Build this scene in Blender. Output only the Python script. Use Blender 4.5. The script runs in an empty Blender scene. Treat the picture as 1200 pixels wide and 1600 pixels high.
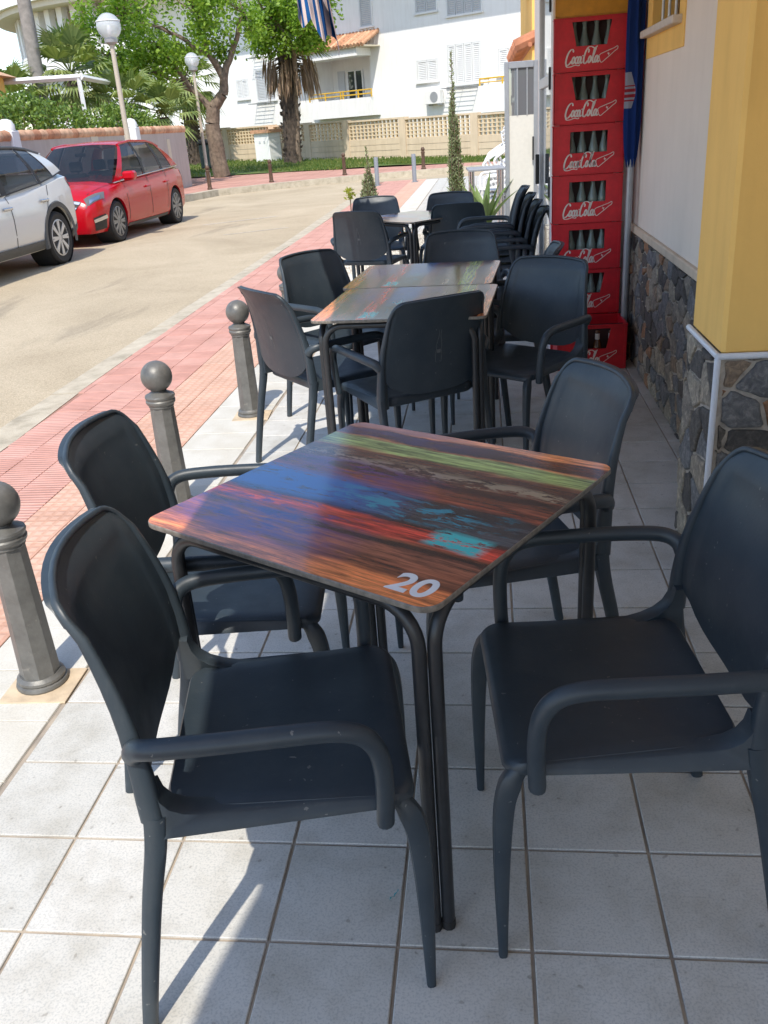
import bpy, bmesh, math, random
from math import sin, cos, pi, radians, sqrt, atan2
from mathutils import Vector, Matrix
random.seed(7)
scene = bpy.context.scene
COL = scene.collection

# ------------------------------------------------------------------ camera
CAM = (1.204, -1.181, 1.432)
YAW, PITCH, ROLL = radians(7.605), radians(23.802), radians(-4.207)
cd = bpy.data.cameras.new('camera')
cam = bpy.data.objects.new('camera', cd)
COL.objects.link(cam)
F = Vector((-sin(YAW)*cos(PITCH), cos(YAW)*cos(PITCH), -sin(PITCH)))
Rt = Vector((cos(YAW), sin(YAW), 0))
Up = Rt.cross(F)
r_ = Rt*cos(ROLL) + Up*sin(ROLL)
u_ = -Rt*sin(ROLL) + Up*cos(ROLL)
m = Matrix((r_, u_, -F)).transposed().to_4x4()
m.translation = CAM
cam.matrix_world = m
cd.sensor_fit = 'VERTICAL'
cd.sensor_height = 24.0
cd.lens = 24.0*1370.9/1600.0
cd.clip_start = 0.02
cd.clip_end = 2000
scene.camera = cam

# ------------------------------------------------------------------ light
SUN_EL = 54.0
SUN_AZ = 4.0          # shadows run along +y, a little towards +x
world = bpy.data.worlds.new('World')
scene.world = world
world.use_nodes = True
wn = world.node_tree
wn.nodes.clear()
sky = wn.nodes.new('ShaderNodeTexSky')
sky.sky_type = 'NISHITA'
sky.sun_disc = False
sky.sun_elevation = radians(SUN_EL)
sky.sun_rotation = radians(180+SUN_AZ)
sky.altitude = 50
sky.air_density = 1.0
sky.dust_density = 0.7
sky.ozone_density = 0.8
bg = wn.nodes.new('ShaderNodeBackground')
bg.inputs['Strength'].default_value = 0.15
wo = wn.nodes.new('ShaderNodeOutputWorld')
wn.links.new(sky.outputs[0], bg.inputs[0])
wn.links.new(bg.outputs[0], wo.inputs[0])
sd = bpy.data.lights.new('sun', 'SUN')
sd.energy = 2.5
sd.angle = radians(0.53)
sd.color = (1.0, 0.935, 0.83)
sun = bpy.data.objects.new('sun', sd)
COL.objects.link(sun)
sdir = Vector((sin(radians(SUN_AZ))*cos(radians(SUN_EL)), cos(radians(SUN_AZ))*cos(radians(SUN_EL)), -sin(radians(SUN_EL))))
sun.rotation_euler = sdir.to_track_quat('-Z', 'Y').to_euler()
sun.location = (-3, -10, 14)
scene.view_settings.view_transform = 'Standard'
scene.view_settings.look = 'None'
scene.view_settings.gamma = 1.0
scene.view_settings.exposure = 0.95
scene.render.engine = 'CYCLES'
scene.cycles.max_bounces = 7
scene.cycles.transparent_max_bounces = 12
scene.cycles.use_denoising = True
scene.cycles.caustics_reflective = False
scene.cycles.caustics_refractive = False

# ------------------------------------------------------------------ helpers
class MB:
    def __init__(s):
        s.v = []; s.f = []
    def add(s, vs, fs):
        o = len(s.v)
        s.v.extend([tuple(p) for p in vs])
        s.f.extend([tuple(i+o for i in f) for f in fs])
        return s
    def box(s, x0, y0, z0, x1, y1, z1, M=None):
        vs = [(x0,y0,z0),(x1,y0,z0),(x1,y1,z0),(x0,y1,z0),(x0,y0,z1),(x1,y0,z1),(x1,y1,z1),(x0,y1,z1)]
        if M is not None: vs = [M @ Vector(p) for p in vs]
        return s.add(vs, [(3,2,1,0),(4,5,6,7),(0,1,5,4),(1,2,6,5),(2,3,7,6),(3,0,4,7)])
    def bbox(s, x0, y0, z0, x1, y1, z1, b=.004, M=None):
        # box with chamfered edges
        vs = []; 
        X=(x0,x1); Y=(y0,y1); Z=(z0,z1)
        idx = {}
        for i in (0,1):
            for j in (0,1):
                for k in (0,1):
                    sx=b if i==0 else -b; sy=b if j==0 else -b; sz=b if k==0 else -b
                    idx[i,j,k,0]=len(vs); vs.append((X[i],Y[j]+sy,Z[k]+sz))
                    idx[i,j,k,1]=len(vs); vs.append((X[i]+sx,Y[j],Z[k]+sz))
                    idx[i,j,k,2]=len(vs); vs.append((X[i]+sx,Y[j]+sy,Z[k]))
        fs = []
        g = lambda i,j,k,a: idx[i,j,k,a]
        for i in (0,1):
            q=[g(i,0,0,0),g(i,1,0,0),g(i,1,1,0),g(i,0,1,0)]; fs.append(q if i else q[::-1])
            q=[g(0,i,0,1),g(1,i,0,1),g(1,i,1,1),g(0,i,1,1)]; fs.append(q[::-1] if i else q)
            q=[g(0,0,i,2),g(1,0,i,2),g(1,1,i,2),g(0,1,i,2)]; fs.append(q if i else q[::-1])
        for j in (0,1):
            for k in (0,1):
                q=[g(0,j,k,1),g(1,j,k,1),g(1,j,k,2),g(0,j,k,2)]; fs.append(q if (j==0)==(k==1) else q[::-1])
        for i in (0,1):
            for k in (0,1):
                q=[g(i,0,k,0),g(i,1,k,0),g(i,1,k,2),g(i,0,k,2)]; fs.append(q if (i==1)==(k==1) else q[::-1])
        for i in (0,1):
            for j in (0,1):
                q=[g(i,j,0,0),g(i,j,1,0),g(i,j,1,1),g(i,j,0,1)]; fs.append(q[::-1] if (i==1)==(j==1) else q)
        for i in (0,1):
            for j in (0,1):
                for k in (0,1):
                    q=[g(i,j,k,0),g(i,j,k,1),g(i,j,k,2)]; fs.append(q if (i+j+k)%2==1 else q[::-1])
        if M is not None: vs = [M @ Vector(p) for p in vs]
        return s.add(vs, fs)
    def lathe(s, prof, n=16, c=(0,0,0), caps=True, M=None, ph=0.0):
        vs=[]; fs=[]
        for r,z in prof:
            for k in range(n):
                a=2*pi*k/n+ph
                vs.append((c[0]+r*cos(a), c[1]+r*sin(a), c[2]+z))
        for i in range(len(prof)-1):
            for k in range(n):
                a=i*n+k; b=i*n+(k+1)%n
                fs.append((a,b,b+n,a+n))
        if caps:
            fs.append(tuple(range(n))[::-1]); fs.append(tuple(range((len(prof)-1)*n, len(prof)*n)))
        if M is not None: vs=[M @ Vector(p) for p in vs]
        return s.add(vs, fs)
    def tube(s, path, rad, n=8, caps=True, up=(0,0,1), sx=1.0, sy=1.0, sq=2.0):
        # sweep an ellipse / superellipse along a path; rad float or list of (ra, rb)
        pts=[Vector(p) for p in path]; N=len(pts); vs=[]; fs=[]
        prev=None
        for i,p in enumerate(pts):
            t=(pts[min(i+1,N-1)]-pts[max(i-1,0)]).normalized()
            if prev is None:
                u=Vector(up)
                if abs(u.dot(t))>.95: u=Vector((1,0,0)) if abs(t.x)<.9 else Vector((0,1,0))
                a=(u-t*u.dot(t)).normalized()
            else:
                a=(prev-t*prev.dot(t)).normalized()
            prev=a; b=t.cross(a)
            R=rad[i] if isinstance(rad,(list,tuple)) else rad
            ra,rb=(R if isinstance(R,(list,tuple)) else (R*sx,R*sy))
            for k in range(n):
                g=2*pi*k/n
                cx,cy=cos(g),sin(g)
                if sq!=2.0:
                    cx=math.copysign(abs(cx)**(2/sq),cx); cy=math.copysign(abs(cy)**(2/sq),cy)
                vs.append(p+a*cx*ra+b*cy*rb)
        for i in range(N-1):
            for k in range(n):
                q=i*n+k; w=i*n+(k+1)%n
                fs.append((q,w,w+n,q+n))
        if caps:
            fs.append(tuple(range(n))[::-1]); fs.append(tuple(range((N-1)*n,N*n)))
        return s.add(vs,fs)
    def prism(s, poly, z0, z1, M=None):
        n=len(poly)
        vs=[(x,y,z0) for x,y in poly]+[(x,y,z1) for x,y in poly]
        fs=[tuple(range(n))[::-1],tuple(range(n,2*n))]+[(i,(i+1)%n,(i+1)%n+n,i+n) for i in range(n)]
        if M is not None: vs=[M @ Vector(p) for p in vs]
        return s.add(vs,fs)
    def grid(s, nu, nv, fn, closed_u=False):
        vs=[fn(i,j) for j in range(nv) for i in range(nu)]
        fs=[]
        for j in range(nv-1):
            for i in range(nu if closed_u else nu-1):
                a=j*nu+i; b=j*nu+(i+1)%nu
                fs.append((a,b,b+nu,a+nu))
        return s.add(vs,fs)
    def mesh(s, name, mat, ang=35):
        me=bpy.data.meshes.new(name)
        me.from_pydata(s.v,[],s.f)
        me.validate()
        if mat is not None:
            for q in (mat if isinstance(mat,(list,tuple)) else [mat]): me.materials.append(q)
        if ang:
            me.shade_smooth()
            me.set_sharp_from_angle(angle=radians(ang))
        return me
    def build(s, name, mat, parent=None, loc=None, rot=None, ang=35, fixn=False):
        me=s.mesh(name,mat,ang)
        if fixn:
            bm=bmesh.new(); bm.from_mesh(me); bmesh.ops.recalc_face_normals(bm,faces=bm.faces); bm.to_mesh(me); bm.free()
        return link(name,me,parent,loc,rot)

def link(name, me, parent=None, loc=None, rot=None):
    o=bpy.data.objects.new(name,me)
    COL.objects.link(o)
    if parent is not None: o.parent=parent
    if loc is not None: o.location=loc
    if rot is not None: o.rotation_euler=rot if isinstance(rot,(tuple,list)) else (0,0,rot)
    return o
def tag(o,label=None,cat=None,group=None,kind=None):
    if label: o['label']=label
    if cat: o['category']=cat
    if group: o['group']=group
    if kind: o['kind']=kind
    return o
def empty(name,loc=(0,0,0),rz=0.0,label=None,cat=None,group=None):
    o=bpy.data.objects.new(name,None)
    COL.objects.link(o)
    o.location=loc; o.rotation_euler=(0,0,rz); o.empty_display_size=.05
    return tag(o,label,cat,group)
def copy_tree(o,parent=None):
    c=o.copy(); COL.objects.link(c); c.parent=parent
    for ch in list(o.children): copy_tree(ch,c)
    return c
def bez(pts,n=8):
    # Catmull-Rom through points
    P=[Vector(p) for p in pts]; out=[]
    for i in range(len(P)-1):
        p0=P[max(i-1,0)]; p1=P[i]; p2=P[i+1]; p3=P[min(i+2,len(P)-1)]
        for k in range(n):
            t=k/n
            out.append(.5*((2*p1)+(-p0+p2)*t+(2*p0-5*p1+4*p2-p3)*t*t+(-p0+3*p1-3*p2+p3)*t**3))
    out.append(P[-1])
    return out
def lerp(a,b,t): return a+(b-a)*t
def interp(x,xs,ys):
    if x<=xs[0]: return ys[0]
    for i in range(len(xs)-1):
        if x<=xs[i+1]:
            return lerp(ys[i],ys[i+1],(x-xs[i])/(xs[i+1]-xs[i]))
    return ys[-1]

# ------------------------------------------------------------------ materials
class NT:
    def __init__(s,name):
        s.m=bpy.data.materials.new(name); s.m.use_nodes=True
        s.t=s.m.node_tree; s.b=s.t.nodes['Principled BSDF']; s.o=s.t.nodes['Material Output']
    def n(s,typ,ins=None,**kw):
        nd=s.t.nodes.new('ShaderNode'+typ)
        for k,v in kw.items(): setattr(nd,k,v)
        for k,v in (ins or {}).items(): s.put(nd.inputs[k],v)
        return nd
    def put(s,sock,v):
        if isinstance(v,bpy.types.NodeSocket): s.t.links.new(v,sock)
        elif isinstance(v,bpy.types.Node): s.t.links.new(v.outputs[0],sock)
        else:
            if isinstance(v,(tuple,list)) and len(v)==3 and sock.type=='RGBA': v=(*v,1)
            sock.default_value=v
    def set(s,**kw):
        names=dict(col='Base Color',rough='Roughness',metal='Metallic',spec='Specular IOR Level',normal='Normal',alpha='Alpha',trans='Transmission Weight',ior='IOR',coat='Coat Weight',coatr='Coat Roughness',sheen='Sheen Weight',sss='Subsurface Weight')
        for k,v in kw.items(): s.put(s.b.inputs[names[k]],v)
        return s
    def obj(s): return s.n('TexCoord').outputs['Object']
    def pos(s): return s.n('NewGeometry').outputs['Position']
    def noise(s,vec,scale,detail=4,rough=.55,dist=0.0):
        return s.n('TexNoise',{'Vector':vec,'Scale':scale,'Detail':detail,'Roughness':rough,'Distortion':dist}).outputs['Fac']
    def map(s,vec,scale=(1,1,1),loc=(0,0,0),rot=(0,0,0)):
        return s.n('Mapping',{'Vector':vec,'Scale':scale,'Location':loc,'Rotation':rot}).outputs[0]
    def ramp(s,fac,stops,interp='LINEAR'):
        r=s.n('ValToRGB',{'Fac':fac}); cr=r.color_ramp; cr.interpolation=interp
        while len(cr.elements)<len(stops): cr.elements.new(.5)
        for e,(p,c) in zip(cr.elements,stops):
            e.position=p; e.color=(*c,1) if len(c)==3 else c
        return r.outputs[0]
    def mix(s,fac,a,b,mode='MIX'):
        nd=s.n('MixRGB',{'Fac':fac,'Color1':a,'Color2':b}); nd.blend_type=mode
        return nd.outputs[0]
    def math(s,op,a,b=0.0,c=0.0):
        nd=s.n('Math',operation=op); s.put(nd.inputs[0],a); s.put(nd.inputs[1],b); s.put(nd.inputs[2],c)
        return nd.outputs[0]
    def bump(s,h,strength=.3,dist=.01):
        return s.n('Bump',{'Height':h,'Strength':strength,'Distance':dist}).outputs[0]
    def rnd(s): return s.n('ObjectInfo').outputs['Random']
    def sep(s,v):
        nd=s.n('SeparateXYZ',{0:v}); return nd.outputs
def simple(name,col,rough=.6,metal=0.0,var=.12,scale=30,bump=0.0,spec=.5,bscale=None,use='obj'):
    t=NT(name); v=t.obj() if use=='obj' else t.pos()
    nz=t.noise(v,scale)
    lo=tuple(c*(1-var) for c in col); hi=tuple(min(1,c*(1+var)) for c in col)
    t.set(col=t.ramp(nz,[(.3,lo),(.7,hi)]),rough=rough,metal=metal,spec=spec)
    if bump: t.set(normal=t.bump(t.noise(v,bscale or scale*2),bump,.01))
    return t.m
M={}
# anthracite chair plastic: slightly dusty, satin
t=NT('chair_plastic'); v=t.pos(); n1=t.noise(v,9,5,.6); n2=t.noise(v,160,3)
c=t.ramp(n1,[(.3,(.021,.033,.046)),(.75,(.038,.051,.062))])
c=t.mix(t.ramp(t.noise(v,75,2,.5),[(.73,(0,0,0)),(.76,(.6,.6,.6))]),c,(.20,.20,.19))
c=t.mix(t.ramp(t.noise(t.map(v,(1,1,.25)),30,5,.75),[(.58,(0,0,0)),(.85,(.28,.28,.28))]),c,(.105,.11,.11))
t.set(col=c,rough=t.n('MapRange',{0:t.noise(v,22,5),3:.34,4:.56}).outputs[0],spec=.5,normal=t.bump(n2,.10,.002))
M['chair']=t.m
M['emblem']=simple('chair_emblem_print',(.11,.12,.125),.5,var=.3,scale=60)
M['tube']=simple('table_tube_paint',(.022,.024,.027),.38,var=.2,scale=40)
M['edge']=simple('laminate_edge',(.20,.18,.155),.5,var=.35,scale=80)
M['iron']=None
t=NT('bollard_iron'); v=t.obj(); n1=t.noise(v,14,6,.65); n2=t.noise(v,70,4)
t.set(col=t.mix(t.ramp(t.noise(v,26,6,.7),[(.6,(0,0,0)),(.75,(1,1,1))]),t.ramp(n1,[(.25,(.095,.093,.086)),(.7,(.185,.182,.170))]),(.27,.25,.225)),rough=t.n('MapRange',{0:n1,3:.32,4:.6}).outputs[0],metal=.25,normal=t.bump(n2,.25,.004))
M['iron']=t.m
M['rustiron']=simple('brown_bollard_iron',(.12,.075,.05),.6,metal=.3,var=.3,scale=20,bump=.2)
M['greypost']=simple('grey_post_paint',(.22,.24,.27),.5,var=.1)
# floor tile (flecked white ceramic)
t=NT('floor_tile'); v=t.pos(); r=t.rnd()
sp=t.noise(v,210,2,.6); big=t.noise(v,3.5,4); 
base=t.mix(r,(.575,.56,.515),(.645,.625,.58))
fle=t.ramp(sp,[(.36,(.80,.815,.83)),(.52,(1,1,1))])
dirt=t.ramp(t.noise(v,6,6,.65),[(.30,(.78,.76,.72)),(.55,(1,1,1)),(.72,(1.04,1.03,1.02))])
spk=t.ramp(t.noise(v,48,1,.3),[(.22,(.45,.43,.40)),(.27,(1,1,1))])
c=t.mix(1.0,base,fle,'MULTIPLY'); c=t.mix(1.0,c,dirt,'MULTIPLY'); c=t.mix(.55,c,spk,'MULTIPLY')
t.set(col=c,rough=t.n('MapRange',{0:big,3:.42,4:.62}).outputs[0],spec=.4,normal=t.bump(t.noise(v,130,3),.06,.003))
M['tile']=t.m
t=NT('grout'); v=t.pos()
t.set(col=t.ramp(t.noise(v,7,6,.65),[(.3,(.24,.215,.19)),(.5,(.38,.32,.255)),(.7,(.50,.42,.325))]),rough=.9,normal=t.bump(t.noise(v,150,3),.3,.004))
M['grout']=t.m
t=NT('pale_slab'); v=t.pos(); r=t.rnd()
c=t.mix(r,(.60,.58,.52),(.67,.65,.59)); c=t.mix(1,c,t.ramp(t.noise(v,180,2),[(.35,(.88,.88,.88)),(.55,(1,1,1))]),'MULTIPLY')
c=t.mix(1,c,t.ramp(t.noise(v,5,6,.6),[(.3,(.86,.83,.78)),(.6,(1,1,1))]),'MULTIPLY')
t.set(col=c,rough=.7,normal=t.bump(t.noise(v,120,3),.1,.003)); M['slab']=t.m
M['slabjoint']=simple('slab_joint',(.30,.27,.23),.9,var=.25,scale=9,use='pos')
M['mortar']=simple('bollard_mortar',(.57,.45,.31),.9,var=.2,scale=14,bump=.3,use='pos')
def paver(name,ca,cb,ribs):
    t=NT(name); v=t.pos(); r=t.rnd(); s=t.sep(v)
    c=t.mix(r,ca,cb)
    c=t.mix(1,c,t.ramp(t.noise(v,4,6,.65),[(.3,(.80,.78,.76)),(.65,(1.05,1.05,1.05))]),'MULTIPLY')
    ph=t.math('MULTIPLY',s[1],2*pi/.0289)
    w=t.math('SINE',ph)
    if ribs:
        h=t.math('SMOOTH_MIN',t.math('MULTIPLY',w,2.0),.6,.5)
    else:
        w2=t.math('SINE',t.math('MULTIPLY',s[0],2*pi/.0495)); w1=t.math('SINE',t.math('MULTIPLY',s[1],2*pi/.0495))
        h=t.math('MINIMUM',t.math('MULTIPLY',w1,3.0),t.math('MULTIPLY',w2,3.0)); h=t.math('MINIMUM',h,.6)
    g=t.n('MapRange',{0:h,1:-1.6,2:.2,3:0,4:1}).outputs[0]
    c=t.mix(g,t.mix(1,c,(.80,.70,.66) if ribs else (.90,.84,.80),'MULTIPLY'),c)
    c=t.mix(t.ramp(t.noise(v,260,2),[(.5,(0,0,0)),(.8,(.35,.35,.35))]),c,(.60,.50,.42))
    t.set(col=c,rough=.85,normal=t.bump(t.math('ADD',h,t.math('MULTIPLY',t.noise(v,200,2),.5)),.5 if ribs else .22,.004))
    return t.m
M['paver']=paver('red_paver',(.60,.31,.25),(.67,.38,.315),True)
M['paver2']=paver('orange_paver',(.64,.39,.29),(.69,.45,.345),False)
M['paverjoint']=simple('paver_joint',(.33,.18,.135),.9,var=.2,scale=20,use='pos')
t=NT('kerb_concrete'); v=t.pos(); n1=t.noise(v,5,7,.7)
t.set(col=t.ramp(n1,[(.28,(.30,.26,.19)),(.5,(.47,.41,.31)),(.7,(.56,.50,.39))]),rough=.9,normal=t.bump(t.noise(v,40,6,.7),.5,.01)); M['kerb']=t.m
t=NT('road_asphalt'); v=t.pos(); n1=t.noise(v,.55,7,.62,.6); agg=t.noise(v,95,3,.7)
c=t.ramp(n1,[(.30,(.395,.325,.225)),(.48,(.47,.39,.275)),(.66,(.53,.445,.32))])
c=t.mix(1,c,t.ramp(agg,[(.34,(.74,.72,.70)),(.52,(1,1,1)),(.72,(1.22,1.2,1.17))]),'MULTIPLY')
st=t.noise(t.map(v,(.9,.16,1)),1.4,5,.6,.4)
c=t.mix(t.ramp(st,[(.60,(0,0,0)),(.74,(.55,.55,.55))]),c,(.13,.112,.088))
t.set(col=c,rough=.92,spec=.25,normal=t.bump(agg,.6,.012)); M['road']=t.m
M['line']=simple('worn_road_paint',(.52,.47,.38),.85,var=.25,scale=12,use='pos')
t=NT('grass_ground'); v=t.pos(); n1=t.noise(v,.7,6,.6)
t.set(col=t.ramp(n1,[(.35,(.055,.115,.018)),(.55,(.13,.16,.035)),(.7,(.30,.24,.10))]),rough=.95,normal=t.bump(t.noise(v,30,5),.6,.05)); M['grassground']=t.m
t=NT('pink_pavement'); v=t.pos()
br=t.n('TexBrick',{'Vector':v,'Color1':(.46,.24,.19),'Color2':(.52,.29,.23),'Mortar':(.36,.2,.16),'Scale':1.0,'Mortar Size':.012,'Brick Width':.4,'Row Height':.4}); br.offset=0.0
t.set(col=t.mix(1,br.outputs[0],t.ramp(t.noise(v,.8,6),[(.3,(.85,.82,.8)),(.65,(1.1,1.1,1.1))]),'MULTIPLY'),rough=.9); M['pinkpave']=t.m
M['earth']=simple('ground_earth',(.30,.25,.18),.95,var=.2,scale=.5,use='pos')
def plaster(name,col,var=.06,bumpv=.12,stain=.1):
    t=NT(name); v=t.pos()
    lo=tuple(c*(1-var) for c in col); hi=tuple(min(1,c*(1+var)) for c in col)
    c=t.ramp(t.noise(v,1.7,6,.6),[(.3,lo),(.7,hi)])
    c=t.mix(1,c,t.ramp(t.noise(t.map(v,(6,6,.7)),1.6,5,.6),[(.3,(1-stain,1-stain*1.1,1-stain*1.25)),(.55,(1,1,1))]),'MULTIPLY')
    t.set(col=c,rough=.85,spec=.25,normal=t.bump(t.noise(v,70,4),bumpv,.006)); return t.m
M['plaster']=plaster('cream_white_plaster',(.80,.70,.61),.05,.14,.03)
M['ochre']=plaster('ochre_yellow_plaster',(.87,.54,.165),.07,.2,.08)
M['farwhite']=plaster('white_building_paint',(.80,.80,.79),.025,.05,.05)
M['farshade']=plaster('beige_soffit_paint',(.62,.56,.44),.04,.05,.04)
M['ledge']=plaster('cream_ledge',(.66,.53,.40),.06,.1,.12)
M['whitetrim']=simple('white_pvc_trim',(.72,.75,.80),.35,var=.05)
M['stonemortar']=simple('cladding_mortar',(.42,.37,.31),.95,var=.3,scale=30,bump=.4,use='pos')
t=NT('cladding_stone'); v=t.pos(); r=t.rnd(); n1=t.noise(v,34,7,.72,.8); n3=t.noise(t.map(v,(1,1,2.4)),70,6,.7)
hue=t.ramp(r,[(0,(.095,.088,.080)),(.14,(.17,.172,.175)),(.27,(.29,.215,.15)),(.40,(.12,.108,.093)),(.53,(.27,.235,.19)),(.66,(.34,.18,.095)),(.70,(.19,.19,.19)),(.84,(.36,.31,.24))],'CONSTANT')
c=t.mix(1,hue,t.ramp(n1,[(.28,(.40,.40,.42)),(.5,(.95,.95,.95)),(.72,(2.1,2.0,1.85))]),'MULTIPLY')
c=t.mix(t.ramp(n3,[(.62,(0,0,0)),(.75,(.6,.6,.6))]),c,(.30,.27,.23))
t.set(col=c,rough=.62,spec=.4,normal=t.bump(t.math('ADD',n1,t.math('MULTIPLY',n3,.5)),.8,.012)); M['stone']=t.m
# crates
def crate_mat(name,col):
    t=NT(name); v=t.obj(); n1=t.noise(v,18,5,.6)
    lo=tuple(c*.82 for c in col); hi=tuple(min(1,c*1.1) for c in col)
    t.set(col=t.mix(t.ramp(t.noise(t.map(v,(1,1,.4)),60,5,.7),[(.66,(0,0,0)),(.82,(.25,.25,.25))]),t.ramp(n1,[(.3,lo),(.7,hi)]),(.45,.12,.10)),rough=.42,spec=.45,normal=t.bump(t.noise(v,90,3),.05,.003)); return t.m
M['red']=crate_mat('red_crate_plastic',(.60,.009,.022))
M['yel']=crate_mat('yellow_crate_plastic',(.62,.27,.015))
M['letter']=simple('crate_white_print',(.70,.62,.58),.55,var=.12,scale=60)
M['crateshade']=simple('crate_inner_shade',(.035,.012,.012),.7,var=.2)  # near-black colour that paints in the shade inside the crates
t=NT('bottle_glass'); t.set(col=(.42,.54,.50),rough=.08,trans=.6,ior=1.45,spec=.7); M['glassb']=t.m
t=NT('amber_bottle_glass'); t.set(col=(.11,.05,.02),rough=.08,spec=.6); M['glassd']=t.m
M['blabel']=simple('bottle_label',(.70,.68,.64),.6)
M['blue']=None
M['alu']=simple('white_aluminium',(.70,.71,.72),.35,var=.04)
M['greyalu']=simple('grey_aluminium',(.36,.38,.41),.35,metal=.4,var=.06)
M['white']=simple('white_plastic',(.74,.74,.73),.45,var=.05)
M['panel']=simple('cream_door_panel',(.64,.62,.56),.4,var=.04)
t=NT('window_glass'); t.set(col=(.045,.055,.06),rough=.03,spec=.9); M['glass']=t.m
t=NT('mirror_door_glass'); t.set(col=(.30,.33,.35),rough=.02,metal=.55,spec=.9); M['doorglass']=t.m
M['black']=simple('black_rubber',(.02,.02,.021),.6,var=.2)
M['chrome']=simple('chrome_metal',(.62,.62,.63),.18,metal=1.0,var=.05)
M['wood']=simple('brown_window_wood',(.11,.055,.03),.5,var=.3,scale=25)
M['sill']=simple('pale_stone_sill',(.62,.55,.48),.6,var=.1)
# ------------------------------------------------------------------ ground, road, pavements
TS=.253
g=MB()
g.box(-300,-60,-.6,300,500,-.30); tag(g.build('ground',M['earth'],ang=0),kind='structure')
# road: from the near kerb to the far kerb, bending round to the right behind the terrace
NK=[(-1.62,-12),(-1.60,3),(-1.60,6),(-1.63,10),(-1.75,18),(-1.75,23.4),(-.9,24.6),(3,25.4),(30,27.5)]
FK=[(-6.7,-12),(-6.7,12),(-6.7,18),(-6.65,22.3),(-6.2,24.3),(-4.6,25.7),(-2.6,27.0),(0,27.8),(4,28.4),(30,31.5)]
def strip(poly_a,poly_b,z0,z1=None):
    b=MB(); n=len(poly_a)
    b.add([(x,y,z0) for x,y in poly_a]+[(x,y,z0 if z1 is None else z1) for x,y in poly_b],[(i,i+1,n+i+1,n+i) for i in range(n-1)])
    return b
g=MB(); poly=[(x,y) for x,y in NK]+[(x,y) for x,y in FK[::-1]]
g.prism(poly,-.30,-.10); tag(g.build('road',M['road'],ang=0,fixn=True),kind='structure')
# far side: kerb + pink pavement
def offs(pl,d):
    out=[]
    for i,p in enumerate(pl):
        a=Vector(pl[max(i-1,0)]); b=Vector(pl[min(i+1,len(pl)-1)]); t_=(b-a).normalized(); out.append((p[0]-t_.y*d,p[1]+t_.x*d))
    return out
FK2=offs(FK,.28)
FK3=offs(FK,.0)
g=MB(); g.prism(FK+FK2[::-1],-.28,.07); tag(g.build('far_kerb',M['kerb'],ang=0,fixn=True),kind='structure')
# the ground rises gently towards the left along the garden fence
E_=Vector((-.829,.559)); N_=Vector((.559,.829)); P0=Vector((1.76,34.4))
def fp(s,off=0.0): return P0+E_*s+N_*off
def rise(s): return .02*max(s,-4)
g=MB()
pave=[(-300,-12)]+FK2+[(30,60),(-300,60)]
g.prism([FK2[0]]+FK2[1:]+[(30,33.5)]+[(fp(-4,-3.2).x,fp(-4,-3.2).y),(fp(6,-6).x,fp(6,-6).y),(fp(12,-9).x,fp(12,-9).y),(fp(22,-9).x,fp(22,-9).y),(-30,30),(-30,-12)],-.28,.06)
tag(g.build('far_pavement',M['pinkpave'],ang=0,fixn=True),kind='structure')
g=MB()
ss=[-40,-10,-4,2,6,12,18,24,40]
ga=[(fp(s,-3.6 if s<3 else (-6.2 if s<8 else -9.5))) for s in ss]; gb=[fp(s,14) for s in ss]
n=len(ss)
g.add([(a.x,a.y,.05+.3*rise(s)) for a,s in zip(ga,ss)]+[((a.x*.35+b.x*.65)if 0 else fp(s,0).x,fp(s,0).y,.02+rise(s)) for a,b,s in zip(ga,gb,ss)]+[(b.x,b.y,.02+rise(s)) for b,s in zip(gb,ss)],[(i,i+1,n+i+1,n+i) for i in range(n-1)]+[(n+i,n+i+1,2*n+i+1,2*n+i) for i in range(n-1)])
tag(g.build('lawn_ground',M['grassground'],ang=60,fixn=True),kind='structure')
# faint road paint
for k,(x0,y0,x1,y1,w) in enumerate([(-4.15,15.9,-2.9,16.8,.10),(-3.2,13.9,-2.2,14.5,.06)]):
    d=Vector((x1-x0,y1-y0)).normalized(); nn=Vector((-d.y,d.x))*w/2
    g=MB(); g.add([(x0-nn.x,y0-nn.y,-.096),(x1-nn.x,y1-nn.y,-.096),(x1+nn.x,y1+nn.y,-.096),(x0+nn.x,y0+nn.y,-.096)],[(0,1,2,3)])
    tag(g.build('road_marking',M['line'],ang=0),kind='structure')
# near kerb (cast concrete with a worn outer lip), one stone per metre
kerb=tag(empty('near_kerb'),kind='structure')
yy=-3.0
while yy<22.5:
    x0=interp(yy,[3,10,18,23],[-1.60,-1.63,-1.75,-1.75]); x1=interp(yy+1,[3,10,18,23],[-1.60,-1.63,-1.75,-1.75])
    xi=interp(yy,[2.5,4.2,10,23],[-1.32,-1.40,-1.45,-1.50]); xj=interp(yy+1,[2.5,4.2,10,23],[-1.32,-1.40,-1.45,-1.50])
    g=MB(); dz=random.uniform(-.004,.003)
    y1=yy+.992
    g.add([(x0-.02,yy,-.2),(x1-.02,y1,-.2),(xj,y1,-.2),(xi,yy,-.2),(x0-.012,yy,-.04+dz),(x1-.012,y1,-.04+dz),(x0+.03,yy,-.004+dz),(x1+.03,y1,-.004+dz),(xj,y1,.002+dz),(xi,yy,.002+dz)],
          [(0,1,5,4),(4,5,7,6),(6,7,8,9),(9,8,2,3),(0,4,6,9,3),(1,2,8,7,5)])
    g.build('kerb_stone',M['kerb'],kerb,ang=30,fixn=True)
    yy+=1.0
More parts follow.
